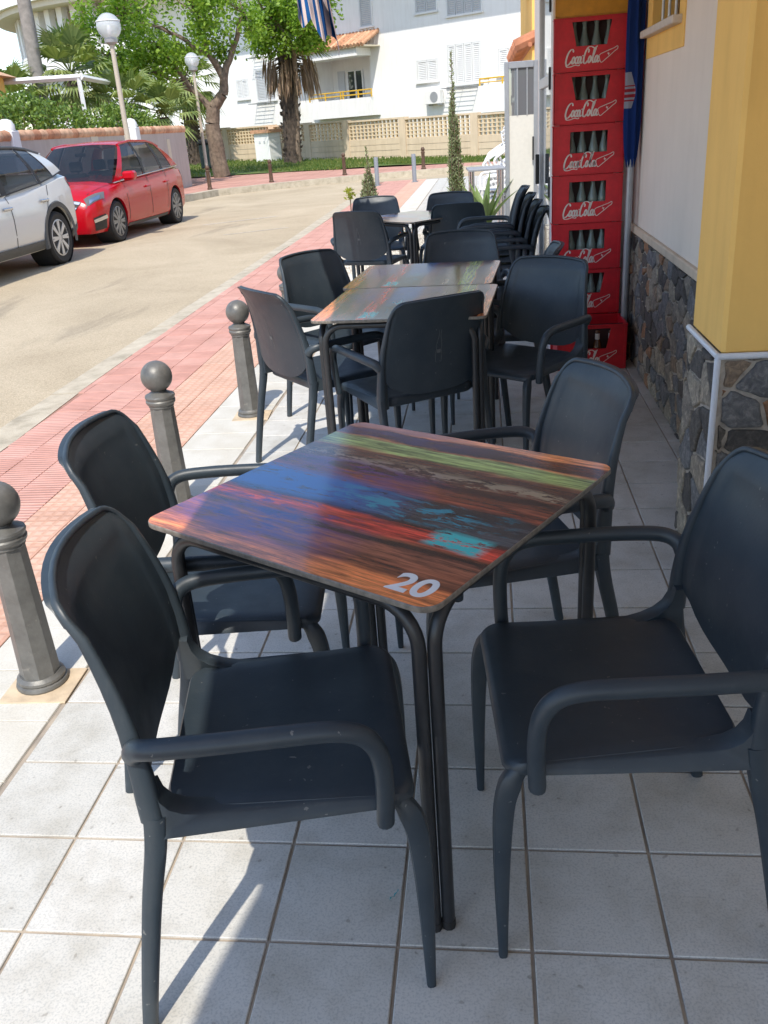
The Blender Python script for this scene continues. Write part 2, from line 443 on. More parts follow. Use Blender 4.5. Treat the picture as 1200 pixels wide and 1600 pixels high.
# ------------------------------------------------------------------ terrace floor: every near tile a piece
floor=MB().box(-.012,-4,-.12,2.3,24.2,-.0055).build('terrace_floor',M['grout'],ang=0); tag(floor,kind='structure')
tm=MB().bbox(-.1231,-.1231,-.02,.1231,.1231,0,.0016).mesh('floor_tile',M['tile'],30)
for j in range(-3,31):
    for i in range(0,9):
        x=(i+.5)*TS; y=(j+.5)*TS
        link('floor_tile',tm,floor,(x,y,random.uniform(-.0008,.0006)),(random.uniform(-.0015,.0015),random.uniform(-.0015,.0015),random.uniform(-.002,.002)))
b=MB()
for j in range(31,95):
    for i in range(0,9): b.box(i*TS+.004,j*TS+.004,-.02,(i+1)*TS-.004,(j+1)*TS-.004,random.uniform(-.0008,.0006))
o=b.build('far_floor_tiles',M['tile'],floor,ang=0); tag(o,kind='stuff')
# border of pale slabs under the bollards
band=MB().box(-.352,-4,-.12,-.012,24.2,-.0045).build('slab_border',M['slabjoint'],ang=0); tag(band,kind='structure')
sm=MB().bbox(-.1665,-.1195,-.02,.1665,.1195,0,.002).mesh('slab',M['slab'],30)
for j in range(-3,58):
    link('slab',sm,band,(-.1815,.431+.2425*j+.12,random.uniform(-.001,.001)),(random.uniform(-.003,.003),random.uniform(-.003,.003),0))
b=MB()
for j in range(58,97): b.box(-.349,.431+.2425*j+.002,-.02,-.015,.431+.2425*(j+1)-.002,0)
tag(b.build('far_slabs',M['slab'],band,ang=0),kind='stuff')
# red ribbed pavers between the slabs and the kerb
pav=MB().add([(-1.30,-4,-.006),(-.352,-4,-.006),(-.352,24.2,-.006),(-1.75,24.2,-.006),(-1.49,10,-.006),(-1.39,4,-.006)],[(0,1,2,3,4,5)]).build('red_pavement',M['paverjoint'],ang=0); tag(pav,kind='structure')
PW=.2
pm=MB().bbox(-.0985,-.0985,-.02,.0985,.0985,0,.002).mesh('paver',M['paver'],30)
pm2=MB().bbox(-.0985,-.0985,-.02,.0985,.0985,0,.002).mesh('paver',M['paver2'],30)
far=MB(); far2=MB(); cnt=0
j=2
while True:
    y=(j+.5)*PW
    if y>24.1: break
    lim=interp(y,[2.5,4.2,10,23],[-1.32,-1.40,-1.45,-1.50])
    for i in range(6):
        x=-.352-(i+.5)*PW
        xa=x-PW/2
        if xa<lim-.16: continue
        part=max(0,lim-xa)
        if y<11.4:
            o=link('paver',pm2 if i<2 else pm,pav,(x+part/2,y,random.uniform(-.0012,.001)),(random.uniform(-.004,.004),random.uniform(-.004,.004),0))
            if part>0: o.scale=(max(.15,1-part/PW),1,1)
            cnt+=1
        else:
            (far2 if i<2 else far).box(xa+.0015+part,y-.0985,-.02,xa+PW-.0015,y+.0985,0)
    j+=1
tag(far.build('far_pavers',M['paver'],pav,ang=0),kind='stuff')
tag(far2.build('far_orange_pavers',M['paver2'],pav,ang=0),kind='stuff')

# ------------------------------------------------------------------ stone cladding (cells clipped by their neighbours)
def cells(w,h,cw,ch,jit=.49,seed=1):
    rnd=random.Random(seed); pts=[]
    nx=max(1,round(w/cw)); nz=max(1,round(h/ch))
    for a in range(-1,nx+1):
        for b in range(-1,nz+1):
            pts.append(((a+.5+rnd.uniform(-jit,jit)+(.5 if b%2 else 0))*w/nx,(b+.5+rnd.uniform(-jit,jit))*h/nz))
    ax=cw/ch; out=[]
    for i,(px,pz) in enumerate(pts):
        poly=[(0,0),(w,0),(w,h),(0,h)]
        for k,(qx,qz) in enumerate(pts):
            if k==i or abs(qx-px)>3.2*cw or abs(qz-pz)>3.2*ch: continue
            nx_=(qx-px)/ax**2; nz_=qz-pz; mx=(px+qx)/2; mz=(pz+qz)/2
            c=nx_*mx+nz_*mz; new=[]
            for t_ in range(len(poly)):
                A=poly[t_]; B=poly[(t_+1)%len(poly)]
                da=nx_*A[0]+nz_*A[1]-c; db=nx_*B[0]+nz_*B[1]-c
                if da<=0: new.append(A)
                if (da<0<db) or (db<0<da):
                    u=da/(da-db); new.append((A[0]+(B[0]-A[0])*u,A[1]+(B[1]-A[1])*u))
            poly=new
            if len(poly)<3: break
        if len(poly)>=3: out.append(poly)
    return out
def stone_mesh(poly,rnd,gap=.0036):
    cx=sum(p[0] for p in poly)/len(poly); cz=sum(p[1] for p in poly)/len(poly)
    q=[]
    for i in range(len(poly)):
        A=Vector(poly[i]); B=Vector(poly[(i+1)%len(poly)])
        if (B-A).length<.004: continue
        for f_ in (.10,.5,.90):
            p=A.lerp(B,f_); d=Vector((cx,cz))-p
            L=max(d.length,1e-4)
            q.append(p+d/L*(gap+rnd.uniform(0,.0055)))
    if len(q)<5: return None
    hgt=rnd.uniform(.005,.013); b=MB(); n=len(q)
    rings=[(0,0.0),(0,hgt*.6),(.0045,hgt),(.016,hgt+rnd.uniform(-.001,.002))]
    vs=[]; 
    for ins,z in rings:
        for p in q:
            d=Vector((cx,cz))-p; L=max(d.length,1e-4); k=min(ins/L,.6)
            pp=p+d*k
            vs.append((pp.x-cx,pp.y-cz,z+(rnd.uniform(-.0012,.0012) if ins else 0)))
    fs=[]
    for r in range(3):
        for i in range(n): fs.append((r*n+i,r*n+(i+1)%n,(r+1)*n+(i+1)%n,(r+1)*n+i))
    fs.append(tuple(range(3*n,4*n)))
    b.add(vs,fs)
    return b.mesh('stone',M['stone'],50),cx,cz
def clad(parent,origin,ex,ez,en,w,h,cw,ch,seed):
    rnd=random.Random(seed)
    Mx=Matrix((Vector(ex),Vector(ez),Vector(en))).transposed().to_4x4()
    for poly in cells(w,h,cw,ch,seed=seed):
        r=stone_mesh(poly,rnd)
        if not r: continue
        me,cx,cz=r
        o=link('stone',me,parent)
        mm=Mx.copy(); mm.translation=Vector(origin)+Vector(ex)*cx+Vector(ez)*cz
        o.matrix_local=mm

# ------------------------------------------------------------------ the cafe building on the right
WX=2.085
bld=empty('cafe_building',(0,0,0),0,'cream and ochre cafe wall with stone base along the terrace','building')
def wallpart(name,mat,*boxes,parent=bld,ang=0):
    b=MB()
    for q in boxes: b.box(*q)
    return b.build(name,mat,parent,ang=ang)
# window opening y 3.42..4.05, z 1.75..2.6
wallpart('wall',M['plaster'],(WX,1.3,.765,2.5,3.40,3.0),(WX,3.40,.765,2.5,4.10,1.775),(WX,3.40,2.62,2.5,4.10,3.0),(WX,4.10,.765,2.5,4.52,3.0),(WX-.0,-4,0,2.5,1.30,3.0))
sb=wallpart('stone_base',M['stonemortar'],(WX-.002,1.3,0,2.5,4.52,.750))
clad(sb,(WX-.002,4.52,.0),(0,-1,0),(0,0,1),(-1,0,0),2.76,.745,.125,.085,3)
b=MB(); b.bbox(WX-.022,1.78,.748,WX+.02,4.52,.792,.006); b.build('ledge',M['ledge'],bld)
wf=wallpart('window_surround',M['ochre'],(WX-.006,3.28,1.655,WX+.01,3.40,2.75),(WX-.006,3.40,1.655,WX+.01,4.10,1.752),(WX-.006,4.10,1.655,WX+.01,4.24,2.75),(WX-.004,3.39,1.76,WX+.2,3.402,2.62),(WX-.004,4.098,1.76,WX+.2,4.11,2.62))
MB().bbox(WX-.05,3.33,1.752,WX+.16,4.2,1.786,.004).build('sill',M['sill'],wf)
wallpart('window_pane',M['glass'],(WX+.17,3.40,1.78,WX+.18,4.10,2.62))
wfr=wallpart('window_frame',M['wood'],(WX+.12,3.40,1.786,WX+.16,3.46,2.62),(WX+.12,4.04,1.786,WX+.16,4.10,2.62),(WX+.12,3.72,1.786,WX+.16,3.78,2.62),(WX+.12,3.46,1.786,WX+.158,3.72,1.84),(WX+.12,3.78,1.786,WX+.158,4.04,1.84))
for k in range(4):
    y=3.50+.17*k
    MB().tube([(WX+.03,y,1.786),(WX+.03,y,2.62)],.007,8).build('window_bar',M['alu'],bld)
# building behind the crates: recessed doorway, then ochre and white wall running on
wallpart('far_wall',M['plaster'],(2.25,4.52,0,2.6,9.4,3.0),(2.02,9.4,0,2.6,14.5,3.2))
wallpart('ochre_wall',M['ochre'],(1.98,14.5,0,2.6,19.0,4.2))
wallpart('door_jamb',M['alu'],(1.98,4.54,0,2.24,4.62,2.55))
b=MB(); b.box(1.92,14.4,2.38,1.98,19.0,2.44); 
for k in range(11): b.lathe([(.10,0),(.10,.42)],8,(0,0,0),True,Matrix.Translation((1.72,14.5+k*.42,2.40))@Matrix.Rotation(radians(70),4,'Y'))
b.build('tiled_canopy',simple('terracotta_tile',(.42,.17,.09),.8,var=.25,scale=6),bld)
# downpipe and air-conditioner high on the far wall
MB().bbox(1.72,15.3,3.25,1.98,16.2,3.85,.02).build('air_conditioner',M['white'],bld)
# open glazed door leaf along the terrace, and a second one standing across
leaf=MB(); x0=1.60
for q in [(x0,4.50,.02,x0+.045,4.62,2.45),(x0,5.74,.02,x0+.045,5.84,2.45),(x0,4.62,.02,x0+.045,5.74,.16),(x0,4.62,2.33,x0+.045,5.74,2.45),(x0,4.62,1.58,x0+.045,5.74,1.64)]: leaf.bbox(*q,.004)
dl=leaf.build('glazed_door',M['alu'],bld)
MB().box(x0+.018,4.62,.16,x0+.027,5.74,1.58).build('door_pane',M['doorglass'],dl,ang=0)
MB().box(x0+.018,4.62,1.64,x0+.027,5.74,2.33).build('door_pane',M['doorglass'],dl,ang=0)
for z in (.30,.95,1.55,1.95): MB().bbox(x0-.012,4.60,z,x0+.0,4.63,z+.12,.003).build('hinge',M['black'],dl)
MB().bbox(x0-.03,5.66,.96,x0-.004,5.70,1.16,.004).build('door_handle',M['black'],dl)
lf=MB(); yb=8.45
for q in [(1.415,yb,.02,1.46,yb+.04,1.90),(1.70,yb,.02,1.74,yb+.04,1.90),(1.46,yb,1.84,1.70,yb+.04,1.90),(1.46,yb,.02,1.70,yb+.04,.10)]: lf.bbox(*q,.004)
dl2=lf.build('panelled_door',M['greyalu'],bld)
MB().box(1.46,yb+.012,.10,1.70,yb+.03,1.42).build('door_panel',M['panel'],dl2,ang=0)
MB().box(1.46,yb+.016,1.42,1.70,yb+.022,1.84).build('door_pane',M['doorglass'],dl2,ang=0)
for x in (1.535,1.63): MB().box(x,yb+.004,1.42,x+.012,yb+.028,1.84).build('glazing_bar',M['greyalu'],dl2,ang=0)
MB().bbox(1.685,yb-.03,1.0,1.70,yb-.002,1.22,.004).build('door_handle',M['black'],dl2)

# ------------------------------------------------------------------ ochre pillar
pil=empty('pillar',(0,0,0),0,'ochre plastered pillar with stone clad foot and white corner trim','pillar')
px,py0,py1=1.858,1.385,1.775
MB().bbox(px+.012,py0+.012,.755,2.6,py1,3.0,.012).build('shaft',M['ochre'],pil,ang=20)
pb=MB().box(px+.006,py0+.006,0,2.6,py1+.004,.752).build('stone_foot',M['stonemortar'],pil,ang=0)
clad(pb,(px+.006,py1+.004,0),(0,-1,0),(0,0,1),(-1,0,0),.385,.748,.115,.10,11)
clad(pb,(px+.02,py0+.006,0),(1,0,0),(0,0,1),(0,-1,0),.72,.748,.15,.098,12)
b=MB(); b.tube([(px+.002,py0+.002,0),(px+.002,py0+.002,.75)],.0095,10); b.build('corner_trim',M['whitetrim'],pil)
b=MB(); b.tube([(px+.002,py1+.006,.757),(px+.002,py0,.757)],.0095,10); b.build('edge_trim',M['whitetrim'],pil)
b=MB(); b.tube([(px+.0,py0+.002,.757),(2.6,py0+.002,.757)],.0095,10); b.build('edge_trim',M['whitetrim'],pil)
# ------------------------------------------------------------------ chairs
def x_up(z): return interp(z,[.40,.46,.56,.64,.72,.78,.83],[-.160,-.166,-.170,-.180,-.200,-.220,-.243])
def hw(z): return interp(z,[.46,.58,.66,.74,.84],[.230,.226,.217,.205,.190])
def z_top(u):
    a=abs(u); z=.842-.010*u*u
    if a>.84:
        k=(a-.84)/.16; z-=.036*(1-sqrt(max(0,1-k*k)))
    return z
def z_bot(u): return .464+.082*abs(u)**3.6
def sag(z): return interp(z,[.46,.6,.83],[.024,.032,.040])
def back_pt(u,z,off=0.0):
    return (x_up(z)-sag(z)*(1-u*u)+off, u*hw(z), z)
def make_chair():
    me={}
    # seat: stacked rings of a rounded trapezoid
    def outline(ins):
        pts=[]; n=6
        f,rw,fw,rr=.247-ins,.208-ins,.228-ins,-.158+ins
        corners=[(f,fw,.035,0),(f,-fw,.035,-pi/2),(rr,-rw,.05,-pi),(rr,rw,.05,pi/2)]
        for (x,y,r,a0) in [(f,fw,.035,pi/2),(f,-fw,.035,0),(rr,-rw,.055,-pi/2),(rr,rw,.055,-pi)]:
            cx=x-math.copysign(r,x); cy=y-math.copysign(r,y)
            for k in range(n+1):
                a=a0-k/n*pi/2
                pts.append((cx+r*cos(a),cy+r*sin(a)))
        return pts
    rings=[(.014,.424),(.004,.421),(0,.426),(0,.443),(.004,.4500),(.014,.4525),(.035,.4515),(.08,.4475),(.14,.4435)]
    b=MB(); n=len(outline(0))
    for k,(ins,z) in enumerate(rings):
        for (x,y) in outline(min(ins,.14)):
            dz=0
            if k>=3: dz=-.012*max(0,(x-.16)/.09)**2 + .010*max(0,(-x-.06)/.1)**2*(abs(y)/.2)
            b.v.append((x,y,z+dz))
    for r in range(len(rings)-1):
        for i in range(n): b.f.append((r*n+(i+1)%n,r*n+i,(r+1)*n+i,(r+1)*n+(i+1)%n))
    b.f.append(tuple(range(n))); b.f.append(tuple(range((len(rings)-1)*n,len(rings)*n))[::-1])
    # ears sweeping from the seat up to the uprights
    for s in (1,-1):
        arc_=[(.205,.4465),(.10,.4475),(-.030,.4490),(-.065,.4510),(-.095,.4560),(-.122,.4650),(-.142,.4790),(-.153,.4970),(-.158,.520)]
        poly=[(.205,.4215)]+arc_+[(-.176,.520),(-.176,.4225)]
        n_=len(poly)
        for yy_,ins in ((.202,.003),(.208,0),(.238,0),(.243,.003)):
            for (x,z) in poly:
                ow=.212+.02*((x+.158)/.405); k=max(0,min(1,(x+.030)/-.146)); sh=lerp(ow-.243,0,k)
                b.v.append((x,s*(yy_+sh),z-(ins if z>.43 else -ins)))
        o=len(b.v)-4*n_
        for r in range(3):
            for i in range(n_):
                q=(o+r*n_+i,o+r*n_+(i+1)%n_,o+(r+1)*n_+(i+1)%n_,o+(r+1)*n_+i); b.f.append(q if s>0 else q[::-1])
        q=tuple(range(o,o+n_)); b.f.append(q[::-1] if s>0 else q); q=tuple(range(o+3*n_,o+4*n_)); b.f.append(q if s>0 else q[::-1])
    me['seat']=b.mesh('seat',M['chair'],40)
    # backrest
    us=[-1,-.97,-.93,-.89,-.85,-.82,-.79,-.66,-.5,-.33,-.16,0,.16,.33,.5,.66,.79,.82,.85,.89,.93,.97,1]
    vs_=[0,.04,.12,.22,.34,.46,.58,.68,.76,.82,.845,.87,.92,.965,1]
    b=MB(); nu=len(us); nv=len(vs_)
    for side in (0,1):
        for v in vs_:
            for u in us:
                z=lerp(z_bot(u),z_top(u),v)
                if side==0:
                    off=0.0
                    k=min((.84-abs(u))/.035,(.858-v)/.026); k=max(0,min(1,k)); k=k*k*(3-2*k)
                    off=-.0035*k
                    # the top edge rolls backwards
                    off-= .010*max(0,(v-.9)/.1)**2
                else: off=-.0125-.010*max(0,(v-.9)/.1)**2+(.004 if (abs(u)>.96) else 0)
                b.v.append(back_pt(u,z,off))
    N=nu*nv
    for j in range(nv-1):
        for i in range(nu-1):
            a=j*nu+i
            b.f.append((a,a+1,a+1+nu,a+nu)); b.f.append((N+a,N+a+nu,N+a+1+nu,N+a+1))
    for i in range(nu-1):
        b.f.append((i+1,i,N+i,N+i+1)); a=(nv-1)*nu+i; b.f.append((a,a+1,N+a+1,N+a))
    for j in range(nv-1):
        a=j*nu; b.f.append((a,a+nu,N+a+nu,N+a)); a=j*nu+nu-1; b.f.append((a+nu,a,N+a,N+a+nu))
    # rim and uprights
    path=[(x_up(z)-.004,-hw(z),z) for z in (.462,.50,.54,.58,.62,.66,.70,.74,.775)]
    uu=[-.99,-.975,-.95,-.91,-.85,-.74,-.55,-.33,-.1]
    path+=[(lambda p:(p[0]-.007,p[1],p[2]-.004))(back_pt(u,z_top(u))) for u in uu]
    full=path+[(x,-y,z) for x,y,z in path[::-1]]
    rad=[(.0185,.0165)]*2+[(.0175,.0145),(.016,.0125),(.0145,.0105),(.013,.0090),(.0115,.0080),(.010,.0072),(.009,.0066)]+[(.0072,.0060)]*9
    b.tube(full,rad+rad[::-1],12,up=(1,0,0),sq=3.0)
    me['backrest']=b.mesh('backrest',M['chair'],50)
    for s in (1,-1):
        b=MB()
        p=bez([(-.252,s*.238,.0),(-.232,s*.237,.12),(-.200,s*.235,.29),(-.176,s*.231,.40),(-.166,s*.230,.468)],5)
        b.tube(p,[(lerp(.0135,.0195,i/(len(p)-1)),lerp(.0125,.0170,i/(len(p)-1))) for i in range(len(p))],10,up=(1,0,0),sq=2.6)
        me['rleg',s]=b.mesh('leg',M['chair'],45)
        b=MB()
        p=bez([(.252,s*.224,.0),(.252,s*.2245,.2),(.248,s*.2235,.33),(.239,s*.220,.39),(.220,s*.211,.425),(.195,s*.20,.434)],5)
        rr=[]
        for i in range(len(p)):
            z=p[i][2]; rr.append((interp(z,[0,.37,.40,.44],[.0085,.0195,.021,.012]),interp(z,[0,.37,.44],[.0085,.0155,.016])))
        b.tube(p,rr,10,up=(1,0,0),sq=2.6)
        me['fleg',s]=b.mesh('leg',M['chair'],45)
        b=MB()
        p=bez([(-.178,s*.231,.588),(-.168,s*.248,.606),(-.135,s*.264,.616),(-.05,s*.270,.619),(.06,s*.270,.619),(.125,s*.269,.617),(.166,s*.267,.604),(.188,s*.264,.574),(.196,s*.260,.53),(.196,s*.253,.46),(.194,s*.249,.425),(.194,s*.2485,.413),(.194,s*.248,.408)],5)
        rr=[]
        for i in range(len(p)):
            k=i/(len(p)-1)
            w=interp(k,[0,.1,.9,.93,.97,1],[.019,.0172,.0150,.0145,.011,.004])
            rr.append((w,w*.92))
        b.tube(p,rr,12)
        me['arm',s]=b.mesh('armrest',M['chair'],60)
    # pale bottle print on the outside of the back
    prof=[(-.062,.010),(-.058,.0135),(-.030,.0145),(-.012,.0115),(.004,.0135),(.022,.0095),(.040,.0055),(.058,.0045),(.063,.0060),(.068,.0058)]
    b=MB()
    zs=[(p[0]+.645,p[1]) for p in prof]
    for sgn in (1,-1):
        o=len(b.v)
        for z,w in zs:
            for ww in (w,max(w-.0022,.0)):
                x,y,_=back_pt(sgn*ww/.2,z,-.0137); b.v.append((x,sgn*ww,z))
        for i in range(len(zs)-1): b.f.append((o+2*i,o+2*i+1,o+2*i+3,o+2*i+2))
    o=len(b.v)
    for z in (.620,.634):
        for y in (-.008,.008): b.v.append((back_pt(0,z,-.0139)[0],y,z))
    b.f.append((o,o+1,o+3,o+2))
    me['emblem']=b.mesh('bottle_print',M['emblem'],0)
    return me
CH=make_chair()
def chair(x,y,ang,label,group,z=0.0):
    r=empty('armchair',(x,y,z),radians(ang),label,'chair',group)
    link('seat',CH['seat'],r); bk=link('backrest',CH['backrest'],r); link('bottle_print',CH['emblem'],bk)
    for s in (1,-1):
        link('leg',CH['rleg',s],r); link('leg',CH['fleg',s],r); link('armrest',CH['arm',s],r)
    return r
GC='anthracite plastic armchairs of the cafe terrace'
chair(.790,.095,11,'dark armchair at the front left of table 20, its whole seat in view',GC)
chair(.556,.668,5,'dark armchair left of table 20, behind the front left one',GC)
chair(1.440,.238,185.5,'dark armchair at the front right, cut off by the right edge',GC)
chair(1.235,.90,197,'dark armchair at the far right side of table 20',GC)
chair(.895,2.32,123,'dark armchair with its back to the camera, just beyond table 20',GC)
chair(.455,2.63,40,'sunlit grey looking armchair beside the third bollard',GC)
chair(.460,3.38,-40,'black looking armchair in front of the fourth bollard, left of the paired tables',GC)
chair(1.335,2.70,232,'dark armchair right of the paired tables, in front of the red crates',GC)
chair(1.28,3.34,178,'armchair half hidden behind the one in front of the red crates',GC)
chair(1.06,3.86,270,'armchair facing the camera at the far end of the paired tables',GC)
chair(.285,6.05,75,'armchair with its back to the camera, left side of the far table',GC)
chair(.985,6.22,92,'armchair with its back to the camera, right side of the far table',GC)
chair(.245,6.90,276,'far left armchair with sunlit top before the short shrub',GC)
chair(.885,6.86,266,'far right armchair with sunlit top before the tall cypress',GC)
for k in range(4):
    chair(1.335-.043*k,5.25,180,['bottom chair of the stack of four by the glass door','second chair from the floor in the stack of four','third chair from the floor in the stack of four','top chair of the stack of four by the glass door'][k],'stacked armchairs by the door',z=.047*k)

# ------------------------------------------------------------------ tables
t=NT('painted_plank_print'); v=t.obj(); s=t.sep(v); rr=t.rnd()
st=t.map(v,(2.2,26,1)); st2=t.map(v,(5,70,1)); 
n_w=t.noise(t.map(v,(3,9,1)),1.6,5,.6,.5)
vv=t.math('ADD',t.math('MULTIPLY_ADD',s[1],1/.7,.5),t.math('MULTIPLY_ADD',n_w,.07,-.035))
BR=(.14,.042,.020); DK=(.016,.009,.008); RB=(.22,.055,.026)
c=t.ramp(vv,[(0,(.62,.20,.06)),(.075,(.50,.15,.045)),(.10,(.20,.062,.025)),(.20,(.25,.085,.045)),(.235,DK),(.25,(.17,.05,.022)),(.285,(.62,.06,.032)),(.335,(.46,.05,.028)),(.355,DK),(.38,(.05,.055,.06)),(.50,(.035,.032,.034)),(.52,RB),(.60,BR),(.625,DK),(.64,(.12,.038,.02)),(.70,(.05,.026,.016)),(.745,(.10,.04,.022)),(.765,(.20,.085,.04)),(.785,(.28,.36,.11)),(.86,(.33,.43,.14)),(.872,(.42,.16,.06)),(.885,(.05,.022,.014)),(.945,(.14,.045,.022)),(.955,(.70,.25,.09)),(1,(.75,.30,.12))])
stk=t.noise(st,2.2,8,.72,.35)
c=t.mix(1,c,t.ramp(stk,[(.33,(.16,.15,.15)),(.46,(1.0,.97,.97)),(.62,(2.1,2.0,2.0))]),'MULTIPLY')
fine=t.noise(st2,2.0,4,.6)
c=t.mix(1,c,t.ramp(fine,[(.36,(.62,.60,.60)),(.52,(1.05,1.05,1.05)),(.7,(1.35,1.32,1.3))]),'MULTIPLY')
def bandm(lo,hi,soft=.02):
    a=t.n('MapRange',{0:vv,1:lo-soft,2:lo+soft,3:0,4:1}).outputs[0]; b_=t.n('MapRange',{0:vv,1:hi-soft,2:hi+soft,3:1,4:0}).outputs[0]
    return t.math('MULTIPLY',a,b_)
def xm(lo,hi,soft):
    a=t.n('MapRange',{0:s[0],1:lo-soft,2:lo+soft,3:0,4:1}).outputs[0]; b_=t.n('MapRange',{0:s[0],1:hi-soft,2:hi+soft,3:1,4:0}).outputs[0]
    return t.math('MULTIPLY',a,b_)
pn=t.noise(t.map(v,(6,24,1)),1.9,8,.75,.5)
def patch(col,mask,lo,hi,amt=1.0):
    global c
    m_=t.math('MULTIPLY',t.math('MULTIPLY',t.n('MapRange',{0:pn,1:lo,2:hi,3:0,4:1}).outputs[0],mask),amt)
    c=t.mix(m_,c,col)
patch((.014,.16,.50),t.math('MULTIPLY',bandm(.36,.53),xm(-.42,.02,.10)),.36,.46,.95)
patch((.03,.34,.46),t.math('MULTIPLY',bandm(.38,.50),xm(-.10,.28,.06)),.50,.56,.9)
patch((.06,.58,.58),t.math('MULTIPLY',bandm(.27,.37,.012),xm(.20,.315,.012)),.42,.47,1.0)
patch((.42,.32,.20),t.math('MULTIPLY',bandm(.655,.705,.010),xm(-.34,.36,.03)),.47,.50,.95)
patch((.33,.24,.15),t.math('MULTIPLY',bandm(.71,.735,.008),xm(-.30,.1,.03)),.50,.53,.8)
patch((.16,.07,.24),t.math('MULTIPLY',bandm(.07,.27,.03),xm(-.33,.02,.12)),.38,.50,.8)  # left-half overlays from here to the lilac one paint in sky reflection
patch((.03,.05,.26),t.math('MULTIPLY',bandm(.12,.36,.03),xm(-.34,.0,.12)),.52,.58,.85)
patch((.13,.06,.24),t.math('MULTIPLY',bandm(.53,.68,.03),xm(-.36,.02,.12)),.42,.54,.75)
patch((.07,.06,.17),t.math('MULTIPLY',bandm(.88,.945,.015),xm(-.42,.0,.1)),.38,.5,.8)
patch((.50,.26,.26),t.math('MULTIPLY',bandm(.955,1.05,.012),xm(-.42,-.02,.08)),.30,.4,.8)  # lilac left end of the far plank, sky reflection put into the colour
patch((.012,.008,.008),bandm(0,.95),.66,.70,.8)
t.set(col=c,rough=t.n('MapRange',{0:t.noise(v,12,4),3:.09,4:.15}).outputs[0],spec=.6,coat=.22,coatr=.06,normal=t.bump(stk,.02,.002))
M['print']=t.m
def rrect(h,r,n=6):
    out=[]
    for (sx,sy,a0) in [(1,1,0),(-1,1,pi/2),(-1,-1,pi),(1,-1,3*pi/2)]:
        for k in range(n+1):
            a=a0+k/n*pi/2; out.append((sx*(h-r)+r*cos(a),sy*(h-r)+r*sin(a)))
    return out
TB={}
b=MB(); po=rrect(.35,.035,8); pi_=rrect(.3485,.0335,8); n=len(po)
b.add([(x,y,.7285) for x,y in pi_]+[(x,y,.7305) for x,y in po]+[(x,y,.7385) for x,y in po]+[(x,y,.7400) for x,y in pi_],
      [tuple(range(n))[::-1]]+[(r*n+i,r*n+(i+1)%n,(r+1)*n+(i+1)%n,(r+1)*n+i) for r in range(3) for i in range(n)])
TB['edge']=b.mesh('edge',M['edge'],40)
b=MB(); b.add([(x,y,.7402) for x,y in pi_],[tuple(range(n))]); TB['top']=b.mesh('top',M['print'],0)
def u_frame():
    b=MB(); a=.318; e=.299; R=.075; zt=.712
    pth=[(-a,-e,.012),(-a,-e,zt-R)]
    for k in range(1,9):
        q=k/8*pi/2; pth.append((-a,-e+R*(1-cos(q)),zt-R+R*sin(q)))
    pth+=[(x,-y,z) for x,y,z in pth[::-1]]
    b.tube(pth,.0128,12,up=(1,0,0))
    return b
fr=u_frame().mesh('leg_frame',M['tube'],45)
capm=MB().lathe([(.0138,0),(.0142,.004),(.0138,.02),(.0118,.021)],10).mesh('foot_cap',M['black'],40)
cu=bpy.data.curves.new('num','FONT'); cu.body='20'; cu.size=.082; cu.extrude=.0003; cu.align_x='CENTER'; cu.offset=.0022; cu.space_character=1.02
to=bpy.data.objects.new('num',cu); COL.objects.link(to)
dg=bpy.context.evaluated_depsgraph_get(); nm=bpy.data.meshes.new_from_object(to.evaluated_get(dg)); bpy.data.objects.remove(to)
M['num']=simple('white_number_print',(.80,.80,.80),.3,var=.05)
nm.materials.clear(); nm.materials.append(M['num'])
def table(x,y,ang,label,num=True):
    r=empty('cafe_table',(x,y,0),radians(ang),label,'table','square cafe tables with painted plank tops')
    tp=link('table_top',TB['top'],r); link('edge',TB['edge'],tp)
    if num: link('table_number',nm,tp,(.280,-.322,.7408))
    for k in range(4):
        f=link('leg_frame',fr,r,None,k*pi/2); [link('foot_cap',capm,f,(-.318,q,0)) for q in (-.299,.299)]
    return r
table(.9885,.4725,-31,'square table numbered 20 with colourful painted plank top, nearest the camera')
table(.880,2.56,-94.5,'nearer of the two square tables pushed together',False)
table(.905,3.272,-94.5,'farther of the two square tables pushed together',False)
table(.625,6.22,-42,'far square table set cornerwise between four chairs',False)

# ------------------------------------------------------------------ bollards
def ball(r,zc,z0,n=14):
    out=[]
    a0=math.asin(max(-1,min(1,(z0-zc)/r)))
    for k in range(n+1):
        a=lerp(a0,pi/2,k/n); out.append((max(r*cos(a),.0004),zc+r*sin(a)))
    return out
bm_shaft=MB().lathe([(.0575,.038),(.056,.045),(.0475,.452)],8,ph=pi/8).mesh('shaft',M['iron'],20)
bm_base=MB().lathe([(.072,0),(.074,.008),(.0715,.016),(.066,.019),(.0685,.024),(.0675,.031),(.0615,.036),(.058,.040)],24).mesh('base',M['iron'],30)
bm_col=MB().lathe([(.047,.446),(.051,.450),(.0505,.456),(.055,.460),(.059,.467),(.0595,.474),(.056,.479),(.0585,.484),(.0605,.491),(.0585,.497),(.045,.503),(.030,.512),(.028,.520)],24).mesh('collar',M['iron'],30)
bm_ball=MB().lathe([(.028,.512)]+ball(.0625,.5715,.518),24).mesh('ball',M['iron'],60)
mort=MB().bbox(-.10,-.085,-.004,.10,.085,.0022,.001).mesh('mortar_patch',M['mortar'],20)
names=['nearest ball topped iron bollard at the left edge','second iron bollard, behind the backs of the two left chairs','third iron bollard beside the sunlit grey chair','fourth iron bollard, behind the black looking chair']
